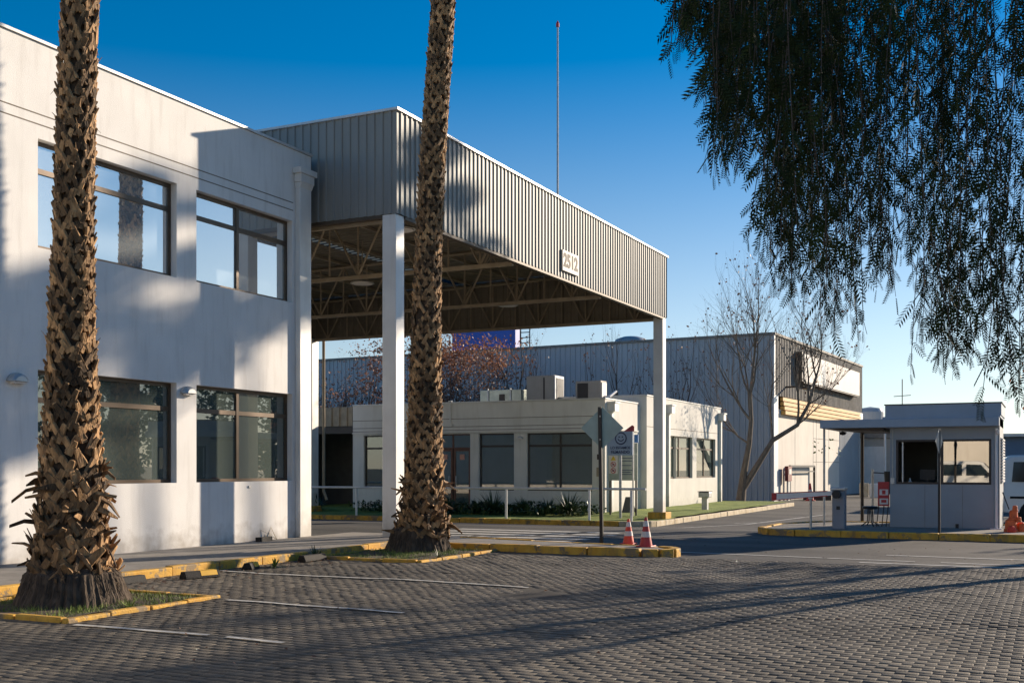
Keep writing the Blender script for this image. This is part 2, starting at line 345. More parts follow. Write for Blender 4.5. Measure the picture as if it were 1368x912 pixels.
tag(kb.build('kerb', M['yellow'], loc=(0,0,0), bevel=.018), kind='structure')
sw = MB(); sw.prism([(-13.79,-4),(-11.33,-4),(-11.33,18.08),(-11.2,18.27),(-6.3,18.27),(-6.05,18.6),(-6.35,18.97),(-10.8,19.8),(-10.9,20.4),(-13.79,20.4)], -.05, .13)
tag(sw.build('pavement', M['conc'], loc=(0,0,0)), kind='structure')
kb = MB(); kerb_run(kb, -13.7, 20.47, -10.95, 20.47, .12, lambda y: 0, .125)
tag(kb.build('kerb', M['conc'], loc=(0,0,0), bevel=.015), kind='structure')
# lawn island in front of the low building
lz = -.21
kb = MB(); kerb_run(kb, -30, 33.72, -12.5, 33.72, .16, lambda y: gz(y), .17)
tag(kb.build('kerb', M['yellow'], loc=(0,0,0), bevel=.02), kind='structure')
kb = MB()
for a in range(4):
    a0 = -math.pi/2+(a+.5)*math.pi/8; kb.obox((-12.45+.85*math.cos(a0), 34.5+.85*math.sin(a0)-.02, ZB+.07), (.36,.16,.24), a0+math.pi/2)
kerb_run(kb, -11.58, 34.5, -11.58, 56, .16, lambda y: ZB, .17)
tag(kb.build('kerb', M['paleyellow'], loc=(0,0,0), bevel=.025), kind='structure')
lw = MB(); gx = np.linspace(-30,-11.66,60); gy = np.linspace(33.8,56,60)
for b_ in gy:
    for a_ in gx:
        cut = (a_ > -12.4 and b_ < 34.4)
        lw.v.append((min(a_,-11.9) if cut else a_, max(b_,34.05) if cut else b_, lz+.03*mnoise.noise(Vector((a_*.5,b_*.5,0)))+(.05 if b_ > 37 else 0)))
for j in range(59):
    for i in range(59): lw.f.append((j*60+i,j*60+i+1,(j+1)*60+i+1,(j+1)*60+i)); lw.r.append(.5)
tag(lw.build('lawn', M['lawn'], loc=(0,0,0), smooth=True), kind='structure')
# gate island
gi = [(-6.05,26.1),(-5.75,25.62),(-5.2,25.5),(6,25.2),(6,29.8),(-4.9,29.9),(-5.6,29.3),(-6.05,28)]
gp = MB(); gp.prism(gi, -.35, .125); tag(gp.build('gate_island', M['conc'], loc=(0,0,0)), kind='structure')
kb = MB(); kerb_run(kb, -5.2, 25.43, 6, 25.13, .16, lambda y: 0, .15)
for a,b in (((-5.2,25.43),(-5.8,25.57)),((-5.8,25.57),(-6.12,26.05)),((-6.12,26.05),(-6.12,28)),((-6.12,28),(-5.65,29.36)),((-5.65,29.36),(-4.9,29.97)),((-4.9,29.97),(6,29.87))):
    kerb_run(kb, *a, *b, .15, lambda y: 0, .15, .9)
tag(kb.build('kerb', M['yellow'], loc=(0,0,0), bevel=.02), kind='structure')
# ------------------------------------------------------------------ buildings: helpers
def wall_open(mb, P, u0, u1, z0, z1, ops, th):
    """wall sheet with real openings; P(u, z, depth) gives the point, depth runs into the building"""
    us = sorted({u0,u1,*[q for o in ops for q in o[:2]]}); zs = sorted({z0,z1,*[q for o in ops for q in o[2:]]})
    def isop(a, b): return any(o[0] <= a < o[1] and o[2] <= b < o[3] for o in ops)
    for i in range(len(us)-1):
        for k in range(len(zs)-1):
            if isop(us[i], zs[k]): continue
            a,b,c,d = us[i],us[i+1],zs[k],zs[k+1]
            mb.quad(P(a,c,0),P(b,c,0),P(b,d,0),P(a,d,0)); mb.quad(P(a,c,th),P(a,d,th),P(b,d,th),P(b,c,th))
    for a,b,c,d in ops:
        mb.quad(P(a,c,0),P(a,c,th),P(b,c,th),P(b,c,0)); mb.quad(P(a,d,0),P(b,d,0),P(b,d,th),P(a,d,th))
        mb.quad(P(a,c,0),P(a,d,0),P(a,d,th),P(a,c,th)); mb.quad(P(b,c,0),P(b,c,th),P(b,d,th),P(b,d,0))
    mb.quad(P(u0,z1,0),P(u1,z1,0),P(u1,z1,th),P(u0,z1,th))
def PX(X, sgn=-1): return lambda u, z, d: (X+sgn*d, u, z)       # wall facing +X
def PY(Y): return lambda u, z, d: (u, Y+d, z)                    # wall facing -Y
def bar(mb, P, a, b, c, d, d0, d1):
    p = [P(a,c,d0),P(b,c,d0),P(b,d,d0),P(a,d,d0),P(a,c,d1),P(b,c,d1),P(b,d,d1),P(a,d,d1)]
    mb.add(p, [(0,1,2,3),(7,6,5,4),(0,4,5,1),(1,5,6,2),(2,6,7,3),(3,7,4,0)])
def window(P, a, b, c, d, rec, muls, trans, fm, gm_, parent, fw=.055, name='window', sill=None):
    fr = MB(); e = .003
    bar(fr,P,a+e,a+fw,c+e,d-e,rec,rec+.07); bar(fr,P,b-fw,b-e,c+e,d-e,rec,rec+.07)
    bar(fr,P,a+fw,b-fw,c+e,c+fw,rec,rec+.07); bar(fr,P,a+fw,b-fw,d-fw,d-e,rec,rec+.07)
    for m_ in muls: bar(fr,P,m_-fw*.6,m_+fw*.6,c+fw,d-fw,rec-.006,rec+.064)
    if trans:
        xs_ = [a+fw]+[q for m_ in muls for q in (m_-fw*.6,m_+fw*.6)]+[b-fw]
        for i in range(0,len(xs_),2): bar(fr,P,xs_[i],xs_[i+1],trans-.04,trans+.04,rec+.004,rec+.06)
    w = fr.build(name, fm, parent)
    edges = [a]+list(muls)+[b]
    for i in range(len(edges)-1):
        for (q0,q1) in (((c,trans),(trans,d)) if trans else ((c,d),)):
            g_ = MB(); bar(g_,P,edges[i]+fw*.55,edges[i+1]-fw*.55,q0+fw*.5,q1-fw*.5,rec+.028,rec+.036)
            o = g_.build('pane', gm_, w); k = random.uniform(-1,1)*R(.12)
            # each pane sits a touch out of true, as real glazing does
            for v in o.data.vertices: v.co += Vector((k*(v.co.z),0,0)) if abs(P(0,0,1)[0]-P(0,0,0)[0]) > .5 else Vector((0,k*v.co.z,0))
    return w
def room(P, a, b, c, d, mtw, mtb, parent, deep=2.2):
    mb = MB(); e = .28
    mb.quad(P(a-.3,c-.3,deep),P(b+.3,c-.3,deep),P(b+.3,d+.3,deep),P(a-.3,d+.3,deep))
    mb.quad(P(a-.3,c-.3,e),P(a-.3,c-.3,deep),P(a-.3,d+.3,deep),P(a-.3,d+.3,e)); mb.quad(P(b+.3,c-.3,e),P(b+.3,c-.3,deep),P(b+.3,d+.3,deep),P(b+.3,d+.3,e))
    mb.quad(P(a-.3,c-.3,e),P(b+.3,c-.3,e),P(b+.3,c-.3,deep),P(a-.3,c-.3,deep)); mb.quad(P(a-.3,d+.3,e),P(b+.3,d+.3,e),P(b+.3,d+.3,deep),P(a-.3,d+.3,deep))
    return mb.build('interior', mtw, parent)
def blinds(P, a, b, c, d, dep, parent, w=.09):
    mb = MB(); q = a
    while q < b-w*.5:
        t_ = random.uniform(.01,.05); mb.cr = random.random()
        p1 = P(q,c,dep); p2 = P(q+w,c,dep+t_); p3 = P(q+w,d,dep+t_); p4 = P(q,d,dep); mb.quad(p1,p2,p3,p4); q += w
    return mb.build('blind', M['blind'], parent)

# ------------------------------------------------------------------ office building, left
WX = -13.8; E_ = 18.9
ob = thing('office_building', 'white two-storey building on the left with bronze windows, behind the two palm trunks', 'building', (WX, 8, 0))
mb = MB()
ops = [(12.0,14.97,4.88,6.53),(15.47,18.28,4.88,6.53),(12.0,14.97,1.28,3.03),(15.47,18.28,1.28,3.03),
       (8.2,11.1,4.88,6.53),(8.2,11.1,1.28,3.03),(4.4,7.3,4.88,6.53),(4.4,7.3,1.28,3.03)]
wall_open(mb, PX(WX), -6, E_, .05, 7.98, ops, .28)
mb.quad((WX,E_,0),(-38,E_,0),(-38,E_,7.98),(WX,E_,7.98)); mb.quad((WX,-6,0),(WX,-6,7.98),(-38,-6,7.98),(-38,-6,0)); mb.quad((-38,-6,0),(-38,-6,7.98),(-38,E_,7.98),(-38,E_,0))
mb.quad((WX-.28,-6,7.6),(WX-.28,E_,7.6),(-38,E_,7.6),(-38,-6,7.6))
mb.build('wall', M['stucco'], ob)
mb = MB(); mb.box(WX-.33,WX+.035,-6,E_+.03,7.985,8.03); mb.build('coping', M['coping'], ob)
for z in (6.90, 6.745):
    mb = MB(); mb.box(WX-.004,WX+.004,-6,18.3,z-.009,z+.009); mb.build('groove', M['groove'], ob)
for i,(a,b,c,d) in enumerate(ops):
    up = c > 4
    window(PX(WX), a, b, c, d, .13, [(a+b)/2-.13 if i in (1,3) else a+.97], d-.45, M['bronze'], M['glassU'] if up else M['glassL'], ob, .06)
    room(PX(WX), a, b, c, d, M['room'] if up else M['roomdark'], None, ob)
    if i in (3,0,1): blinds(PX(WX), a+(.55 if i == 3 else .1), a+(1.25 if i == 3 else 1.), c+.02, d-.1, .34, ob)
mb = MB(); mb.box(WX+.003,WX+.13,18.36,18.74,.13,7.3); mb.build('downpipe', M['column'], ob, bevel=.012)
mb = MB(); mb.box(WX+.003,WX+.18,18.33,18.78,7.33,7.50); mb.prism([(WX+.003,7.50),(WX+.21,7.50),(WX+.21,7.62),(WX+.003,7.62)],18.28,18.84,'y'); mb.prism([(WX+.003,7.22),(WX+.13,7.22),(WX+.18,7.33),(WX+.003,7.33)],18.35,18.76,'y'); mb.build('rainwater_head', M['column'], ob, bevel=.01)
def bulkhead(P_, y, z, par, s=1.):
    mb = MB(); n_ = 12; prof = []
    pts = [(math.cos(math.pi*k/n_), math.sin(math.pi*k/n_)) for k in range(n_+1)]
    vs = []
    for dep,sc_ in ((0,1.),(.05,1.),(.10,.86),(.13,.6)):
        for cx_, sz in pts: vs.append(P_(y+cx_*.17*s*sc_, z+sz*.13*s*sc_, -dep*s-.002))
    m_ = n_+1; fs = [(r*m_+k, r*m_+k+1, (r+1)*m_+k+1, (r+1)*m_+k) for r in range(3) for k in range(n_)]+[tuple(3*m_+k for k in range(m_)), (0,m_,2*m_,3*m_,3*m_+n_,2*m_+n_,m_+n_,n_)]
    mb.add(vs, fs); o = mb.build('wall_lamp', M['galv'], par)
    g2 = MB(); bar(g2, P_, y-.12*s, y+.12*s, z-.03*s, z-.004, -.10*s, -.02); g2.build('lamp_glass', M['reflwhite'], o)
bulkhead(PX(WX), 11.6, 2.82, ob); bulkhead(PX(WX), 15.22, 2.86, ob)
mb = MB(); mb.box(WX+.003,WX+.02,16.9,16.97,1.16,1.2); mb.build('wall_tap', M['galv'], ob)

# ------------------------------------------------------------------ entrance canopy
CX, CL, CF, CB, ZT, ZF = -11.9, -26.9, 19.2, 36.75, 8.80, 6.69
can = thing('entrance_canopy', 'tall drive-through canopy with ribbed grey metal fascia on square white columns', 'canopy', (-19, 28, 0))
def ribs(L_, pitch=.2, dep=.027):
    """trapezoid profile as (along, depth) pairs"""
    pts = []; x = 0
    while x < L_-1e-6:
        for a, d in ((0,0),(.52,0),(.62,1),(.90,1)):
            if x+a*pitch <= L_: pts.append((x+a*pitch, d*dep))
        x += pitch
    pts.append((L_, 0)); return pts
def rib_panel(name, mt, par, org, du, dn, L_, z0, z1, pitch=.2, dep=.027, th=.004):
    """du = direction along, dn = outward normal"""
    mb = MB(); pr_ = ribs(L_, pitch, dep); vs = []
    for off in (0, -th):
        for z in (z0, z1):
            for a, d in pr_: vs.append((org[0]+du[0]*a+dn[0]*(d+off), org[1]+du[1]*a+dn[1]*(d+off), z))
    n_ = len(pr_)
    fs = [(i,i+1,n_+i+1,n_+i) for i in range(n_-1)]+[(2*n_+i,3*n_+i,3*n_+i+1,2*n_+i+1) for i in range(n_-1)]
    mb.add(vs, fs); return mb.build(name, mt, par)
rib_panel('fascia_cladding', M['ribgrey'], can, (CX,CF), (0,1), (1,0), CB-CF, ZF, ZT-.03)
rib_panel('fascia_cladding', M['ribgrey'], can, (CX-.0,CF), (-1,0), (0,-1), CX-CL, ZF, ZT-.03)
rib_panel('fascia_cladding', M['ribgrey'], can, (CL,CB), (1,0), (0,1), CX-CL, ZF, ZT-.03)
rib_panel('fascia_cladding', M['ribgrey'], can, (CL,CF), (0,1), (-1,0), CB-CF, ZF, ZT-.03)
# inner skins seen from below
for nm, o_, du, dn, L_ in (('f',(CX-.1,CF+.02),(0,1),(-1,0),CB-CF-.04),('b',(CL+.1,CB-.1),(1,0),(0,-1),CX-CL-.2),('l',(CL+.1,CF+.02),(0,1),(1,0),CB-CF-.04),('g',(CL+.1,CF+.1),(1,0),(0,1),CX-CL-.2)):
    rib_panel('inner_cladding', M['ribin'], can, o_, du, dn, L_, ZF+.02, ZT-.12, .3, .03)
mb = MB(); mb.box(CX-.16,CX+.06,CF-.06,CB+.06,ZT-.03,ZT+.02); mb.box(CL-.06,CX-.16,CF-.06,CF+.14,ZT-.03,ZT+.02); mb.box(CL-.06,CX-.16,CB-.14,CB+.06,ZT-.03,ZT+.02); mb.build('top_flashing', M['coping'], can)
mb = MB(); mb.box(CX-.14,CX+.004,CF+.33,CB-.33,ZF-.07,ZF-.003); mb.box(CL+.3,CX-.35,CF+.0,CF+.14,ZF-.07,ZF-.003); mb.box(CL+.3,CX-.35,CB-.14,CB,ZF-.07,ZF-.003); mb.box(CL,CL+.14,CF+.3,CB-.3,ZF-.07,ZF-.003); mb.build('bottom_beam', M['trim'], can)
# roof sheet with two translucent strips
mb = MB(); yy = np.arange(CF+.15, CB-.15, .25)
rs = ribs(CB-CF-.3, .3, .04)
def roof_strip(mb, xa, xb):
    za = 8.28+(xa-CL)*.018; zb = 8.28+(xb-CL)*.018; k0 = len(mb.v)
    vs = [(xa,CF+.15+a,za+d) for a,d in rs]+[(xb,CF+.15+a,zb+d) for a,d in rs]; n_ = len(rs)
    mb.add(vs, [(i,n_+i,n_+i+1,i+1) for i in range(n_-1)])
xs_ = [CL+.12,-20.2,-19.9,-14.6,-14.3,CX-.12]
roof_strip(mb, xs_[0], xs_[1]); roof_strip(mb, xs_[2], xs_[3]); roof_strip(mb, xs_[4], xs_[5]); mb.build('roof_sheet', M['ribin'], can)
mtr = bpy.data.materials.new('translucent_sheet'); mtr.use_nodes = True; q = mtr.node_tree; tl = q.nodes.new('ShaderNodeBsdfTranslucent'); tl.inputs[0].default_value = (.035,.045,.05,1); q.links.new(tl.outputs[0], q.nodes['Material Output'].inputs[0])
mb = MB(); roof_strip(mb, xs_[1], xs_[2]); roof_strip(mb, xs_[3], xs_[4]); mb.build('skylight_strip', mtr, can)
NP = 8; pw = (CX-CL-.3)/NP
def truss(Y):
    mb = MB(); zb, zt0 = 6.62, 8.16
    x0, x1 = CL+.15, CX-.15
    zt = lambda x: 8.12+(x-CL)*.018
    mb.box(x0,x1,Y-.05,Y+.05,zb-.05,zb+.05)
    mb.tube([(x0,Y,zt(x0)),(x1,Y,zt(x1))], .06, 4)
    for k in range(NP):
        xm = x0+pw*(k+.5)
        mb.tube([(xm,Y,zb),(xm,Y,zt(xm))], .032, 4)
        for xe in (x0+pw*k, x0+pw*(k+1)): mb.tube([(xm,Y,zb+.03),(xe,Y,zt(xe))], .034, 4)
        xe = x0+pw*k
        if k: mb.tube([(xe,Y,zb),(xe,Y,zt(xe))], .028, 4)
    mb.build('roof_truss', M['steel'], can)
for Y in (19.42, 24.9, 30.9, 36.5): truss(Y)
mb = MB()
for k in range(NP+1):
    x = CL+.15+pw*k; z = 8.2+(x-CL)*.018
    mb.box(x-.035,x+.035,CF+.2,CB-.2,z-.02,z+.055)
for (ya,yb) in ((19.5,24.8),(30.9,36.4)):
    for k in (0,2,4,6):
        xa, xb = CL+.15+pw*k, CL+.15+pw*(k+2); mb.tube([(xa,ya,8.1),(xb,yb,8.2)], .014, 4); mb.tube([(xb,ya,8.1),(xa,yb,8.2)], .014, 4)
mb.build('purlins', M['steel'], can)
# longitudinal tie and web below the right fascia
mb = MB(); Yk = np.linspace(CF+.3, CB-.3, 13)
for i in range(12):
    ym = (Yk[i]+Yk[i+1])/2
    for ye in (Yk[i], Yk[i+1]): mb.tube([(CX-.22,ym,6.66),(CX-.22,ye,8.2)], .03, 4)
mb.build('edge_bracing', M['steel'], can)
for (x0,x1,y0,y1,z0) in ((-12.25,-11.925,19.205,19.53,.1),(-12.26,-11.92,36.4,36.74,0),(-26.89,-26.45,36.3,36.74,0),(-26.88,-26.5,19.21,19.55,.1)):
    mb = MB(); mb.box(x0,x1,y0,y1,z0,ZF-.004); mb.build('column', M['column'], can, bevel=.012)

for (cx_,cy_) in ((-12.09,36.57),(-26.67,36.5)):
    mb = MB(); mb.box(cx_-.32,cx_+.32,cy_-.32,cy_+.32,-.5,.02); mb.build('plinth', M['yellow'], can, bevel=.02)
mb = MB(); mb.tube([(-26.1,36.6,6.6),(-26.1,36.6,.6),(-25.95,36.6,.25)], .06, 8); mb.build('downpipe', M['steel'], can)
# high-bay lamps hang from the trusses
hb = thing('hanging_lamp', 'round flat lamp hanging under the canopy nearest the front column', 'lamp', (-13.3, 21.6, 6.95), 'round lamps under the canopy')
mb = MB(); mb.lathe((-13.3,21.6,6.95), [(0,.12),(.12,.12),(.34,.03),(.36,0),(.3,0)], 20); mb.build('lamp_shade', M['column'], hb)
mb = MB(); mb.lathe((-13.3,21.6,6.93), [(0,0),(.3,0),(.3,.02),(0,.02)], 20); mb.build('lamp_glass', M['reflwhite'], hb)
mb = MB(); mb.tube([(-13.3,21.6,7.05),(-13.3,21.6,8.2)], .015, 5); mb.build('hanging_rod', M['steel'], hb)
for (x,y,l) in ((-18.3,27.6,'round flat lamp hanging under the middle of the canopy, left of the front column'),(-16.4,33.5,'round flat lamp hanging deepest under the canopy, near the back fascia')):
    copy_tree(hb, (x,y,6.98), label=l)
# house number plate
def letters(text, size, mt, par, P0, du, dz, name='lettering', ext=.004, alignx='CENTER'):
    cu = bpy.data.curves.new('txt','FONT'); cu.body = text; cu.size = size; cu.extrude = ext; cu.offset = size*(.035 if size > .3 else .02); cu.align_x = alignx; cu.align_y = 'CENTER'
    o = bpy.data.objects.new('txt', cu); C.objects.link(o); dg = bpy.context.evaluated_depsgraph_get(); dg.update()
    me = bpy.data.meshes.new_from_object(o.evaluated_get(dg)); bpy.data.objects.remove(o)
    du = Vector(du); dz = Vector(dz); nn = du.cross(dz)
    V_ = np.array([Vector(P0)+du*v.co.x+dz*v.co.y+nn*v.co.z for v in me.vertices]).reshape(-1,3)
    F_ = [tuple(p_.vertices) for p_ in me.polygons]; bpy.data.meshes.remove(me)
    return build_np(name, V_, F_, mt, None, par)
npl = thing('number_plate', 'white house number plate reading 2512 on the ribbed canopy fascia', 'number sign', (CX+.1,28.06,7.16))
mb = MB(); mb.box(CX+.04,CX+.085,27.5,28.62,6.86,7.42); mb.build('board', mat('cream_plate',(.50,.48,.44),.6), npl, bevel=.006)
letters('2512', .50, mat('faded_bronze_lettering',(.045,.034,.026),.7), npl, (CX+.089,28.06,7.14), (0,1,0), (0,0,1), 'number')
# mast rising from the canopy roof
ms = thing('mast', 'slim grey mast with a red tip rising above the canopy roof', 'mast', (-13.05,30,8.4))
mb = MB(); mb.tube([(-13.05,30,8.4),(-13.05,30,11.5),(-13.05,30,14.5)], [.035,.033,.028], 8); mb.build('pole', M['galv'], ms)
mb = MB(); mb.lathe((-13.05,30,14.5), [(0,0),(.05,.0),(.05,.1),(.02,.16),(0,.2)], 10); mb.build('warning_light', M['darkred'], ms)

# ------------------------------------------------------------------ low building behind the canopy
BX, BY = -15.3, 39.7
lb = thing('low_office', 'low cream single-storey office with brown windows behind the canopy', 'building', (-22, 44, lz))
H1 = 4.16
fops = [(-26.25,-24.7,.65,2.89),(-22.78,-21.13,-.16,2.91),(-20.74,-19.16,.63,2.91),(-18.6,-15.83,.63,2.9)]
mb = MB(); wall_open(mb, PY(BY), -26.8, BX, -.3, H1, fops, .25); wall_open(mb, PX(BX), BY, 43.4, -.3, H1, [(40.85,42.95,1.08,2.82)], .25)
mb.quad((BX,43.4,-.3),(-26.8,43.4,-.3),(-26.8,43.4,H1),(BX,43.4,H1))
mb.quad((-26.8,BY,-.3),(-26.8,48,-.3),(-26.8,48,H1),(-26.8,BY,H1)); mb.quad((-26.8,48,-.3),(-15.1,48,-.3),(-15.1,48,H1),(-26.8,48,H1))
mb.quad((-26.8,BY+.25,3.95),(BX-.25,BY+.25,3.95),(BX-.25,48,3.95),(-26.8,48,3.95))
mb.build('wall', M['stucco2'], lb)
mb = MB(); mb.box(-26.8,BX+.03,BY-.03,BY+.25,H1+.003,H1+.05); mb.box(BX-.25,BX+.03,BY+.25,43.42,H1+.003,H1+.05); mb.build('coping', M['coping'], lb)
for z in (3.52, 3.2, 3.06):
    mb = MB(); mb.box(-26.8,BX+.004,BY-.004,BY+.002,z-.012,z+.012); mb.build('groove', M['groove'], lb)
mb = MB(); mb.box(-26.8,BX+.06,BY-.06,BY-.005,2.96,3.02); mb.box(BX+.005,BX+.06,BY,43.4,3.0,3.06); mb.build('window_band', M['stucco2'], lb)
B2X, B20, B21, H2 = -15.07, 43.9, 55.4, 4.52
ops2 = [(47.0,50.45,1.05,2.95),(51.1,54.4,1.05,2.95)]
mb = MB(); wall_open(mb, PX(B2X), B20, B21, -.3, H2, ops2, .25); mb.quad((B2X,B20,-.3),(-20,B20,-.3),(-20,B20,H2),(B2X,B20,H2)); mb.quad((B2X,B21,-.3),(-20,B21,-.3),(-20,B21,H2),(B2X,B21,H2)); mb.quad((-20,B20,-.3),(-20,B21,-.3),(-20,B21,H2),(-20,B20,H2)); mb.quad((B2X,B20,H2-.2),(B2X,B21,H2-.2),(-20,B21,H2-.2),(-20,B20,H2-.2))
mb.quad((-15.33,43.4,-.3),(-15.33,43.95,-.3),(-15.33,43.95,H1-.1),(-15.33,43.4,H1-.1))
mb.build('wall', M['stucco2'], lb)
mb = MB(); mb.box(B2X-.25,B2X+.03,B20-.03,B21+.03,H2+.003,H2+.05); mb.box(-20,B2X-.25,B20-.03,B20+.2,H2+.003,H2+.05); mb.build('coping', M['coping'], lb)
for z in (3.25,): 
    mb = MB(); mb.box(B2X-.002,B2X+.004,B20,B21,z-.012,z+.012); mb.build('groove', M['groove'], lb)
window(PY(BY), *fops[0], .12, [], 2.35, M['darkframe'], M['glassL'], lb); window(PY(BY), *fops[2], .12, [], 2.4, M['darkframe'], M['glassL'], lb); window(PY(BY), *fops[3], .12, [-17.2], 2.4, M['darkframe'], M['glassL'], lb)
window(PX(BX), 40.85,42.95,1.08,2.82, .12, [41.9], 2.3, M['bronze'], M['glassL'], lb)
for a,b,c,d in ops2: window(PX(B2X), a,b,c,d, .12, [(a+b)/2], 2.42, M['bronze'], M['glassL'], lb, .07); blinds(PX(B2X), a+.1, b-.1, c+.02, d-.05, .3, lb, .13); room(PX(B2X),a,b,c,d,M['roomdark'],None,lb,1.5)
for a,b,c,d in fops: room(PY(BY),a,b,c,d,M['roomdark'],None,lb,2.5)
room(PX(BX),40.85,42.95,1.08,2.82,M['roomdark'],None,lb,1.5)
blinds(PY(BY), -20.6, -19.25, .7, 2.3, .3, lb, .12); blinds(PY(BY), -16.9, -15.95, .7, 2.3, .3, lb, .12); blinds(PY(BY), -18.4, -17.3, .7, 2.85, .32, lb, .12)
M['doorbrown'] = mat('brown_door_frame', (.12,.05,.03), .5, .2)
for s_, (a,b) in enumerate(((-22.75,-21.99),(-21.95,-21.16))):
    w_ = window(PY(BY), a, b, -.12, 2.3, .1, [], None, M['doorbrown'], M['glassL'], lb, .09, 'door')
    mb = MB(); x_ = b-.14 if s_ == 0 else a+.14; mb.tube([(x_,BY+.04,.8),(x_,BY+.04,1.2)], .015, 6); mb.build('handle', M['galv'], w_)
    mb = MB(); mb.box(a+.28,a+.5,BY+.118,BY+.124,1.86,2.08); mb.build('notice', mat('door_notice',(.6,.3,.22),.7), w_)
window(PY(BY), -22.78, -21.13, 2.31, 2.91, .1, [-21.97], None, M['doorbrown'], M['glassL'], lb, .05, 'transom_window')
for (P_,a,z,w1) in ((PX(BX),40.2,3.9,0),(PX(B2X),46.6,4.1,0),(PX(B2X),55.1,4.1,0)):
    mb = MB(); bar(mb,P_,a-.09,a+.09,-.25,z-.2,-.13,-.003); mb.build('downpipe', M['column'], lb)
    mb = MB(); bar(mb,P_,a-.22,a+.22,z-.2,z+.12,-.3,-.003); bar(mb,P_,a-.26,a+.26,z+.121,z+.18,-.34,-.003); mb.build('rainwater_head', M['column'], lb)
mb = MB(); mb.box(-22.06,-22.01,BY-.05,BY-.003,3.3,4.15); mb.box(-22.1,-21.95,BY-.09,BY-.003,3.22,3.32); mb.box(-22.1,-21.95,BY-.09,BY-.003,4.215,4.26); mb.build('conduit', M['stucco2'], lb)
bulkhead(lambda u,z,d:(u,BY+d,z), -18.88, 2.68, lb, .8)
mb = MB(); mb.box(-15.62,-15.48,BY-.08,BY-.003,1.2,1.55); mb.build('meter_box', M['steel'], lb); mb = MB(); mb.box(-15.6,-15.5,BY-.07,BY-.003,1.85,2.05); mb.build('junction_box', M['darkframe'], lb)
# open garage bay with ribbed head, at the far left
gb = thing('garage_bay', 'dark open garage bay with a ribbed beige head panel under the canopy end', 'garage', (-29, 41, lz))
rib_panel('head_panel', M['steel'], gb, (-31.5,39.8), (1,0), (0,-1), 4.7, 3.32, 4.14, .4, .07)
mb = MB(); mb.box(-31.5,-26.81,39.85,48,4.0,4.12); mb.build('roof', M['conc'], gb)
mb = MB(); mb.quad((-31.5,44,-.3),(-26.82,44,-.3),(-26.82,44,4),(-31.5,44,4)); mb.quad((-31.5,39.9,-.3),(-31.5,44,-.3),(-31.5,44,4),(-31.5,39.9,4)); mb.build('back_wall', M['roomdark'], gb)
mb = MB(); mb.box(-31.7,-31.3,39.7,40.1,-.3,4); mb.box(-29.9,-29.6,39.7,40.0,-.3,3.3); mb.build('post', M['column'], gb)
mb = MB(); mb.box(-31.3,-26.83,39.83,39.9,3.0,3.3); mb.build('lintel', M['darkframe'], gb)

# roof plant
def ac_unit(name, label, x, y, z, w, d, h, side):
    t_ = thing(name, label, 'air conditioner', (x,y,z), 'air conditioning units on the low roof')
    mb = MB(); mb.box(x-w/2,x+w/2,y-d/2,y+d/2,z+.08,z+h); mb.build('casing', mat('beige_casing',(.27,.25,.22),.6,var=.06,dirt=.3), t_, bevel=.02)
    mb = MB(); 
    for sx in (-.38,.38): mb.box(x+sx*w-.05,x+sx*w+.05,y-d/2,y+d/2,z,z+.08)
    mb.build('feet', M['galv'], t_)
    if side:
        mb = MB(); mb.box(x+w/2-.03,x+w/2+.05,y-d/2+.03,y+d/2-.03,z+.1,z+h-.02); mb.build('fan_panel', M['whitemetal'], t_)
        mb = MB(); mb.box(x+w/2+.052,x+w/2+.07,y-d/2+.16,y+d/2-.1,z+.18,z+h-.12); mb.build('grille', M['black'], t_)
        mb = MB(); mb.box(x+.12*w,x+.17*w,y-d/2-.012,y-d/2+.01,z+.15,z+h-.1); mb.build('louvre', M['black'], t_)
    else:
        mb = MB(); mb.box(x-w*.42,x+w*.0,y-d/2-.015,y-d/2+.02,z+.15,z+h-.1); mb.build('grille', M['black'], t_)
        mb = MB(); mb.box(x+w/2+.001,x+w/2+.03,y-d/2+.08,y+d/2-.08,z+.18,z+h-.08); mb.build('fan_panel', M['reflwhite'], t_)
ac_unit('rooftop_ac_unit', 'tall beige box air conditioner on the low roof beside the metal duct', -19.75, 44, 4.0, 1.3, 1.0, 1.5, True)
ac_unit('rooftop_ac_unit', 'smaller air conditioner with dark open grille on the low roof, right of the tall one', -17.55, 43.9, 4.1, 1.15, .7, 1.1, False)
mb = MB(); mb.box(-22.7,-20.7,43.6,44.3,4.15,4.95)
o = tag(mb.build('air_duct', mat('galvanised_duct',(.36,.40,.36),.35,.6,var=.2,vscale=3), None, bevel=.01), 'long greenish metal air duct box lying on the low roof', 'duct')
mb = MB()
for x in (-22.3,-21.2):
    mb = MB(); mb.box(x-.03,x+.03,43.55,43.599,4.1,5.0); mb.build('duct_seam', M['galv'], o)
mb = MB(); mb.box(-21.75,-21.5,43.56,43.598,4.45,4.75); mb.build('duct_hatch', M['darkframe'], o)
mb = MB(); mb.tube([(-18.2,42.7,4.25),(-16.6,42.6,4.27),(-16.3,42.8,4.45),(-16.2,43.3,4.7)], .06, 8); tag(mb.build('white_pipe', M['whitemetal']), 'short white pipe lying along the low roof edge below the smaller unit', 'pipe')
mb = MB(); mb.box(-21.3,-19.0,42.5,43.3,3.96,4.22); tag(mb.build('roof_kerb', M['conc']), 'flat concrete plinth on the low roof under the metal duct', 'plinth')

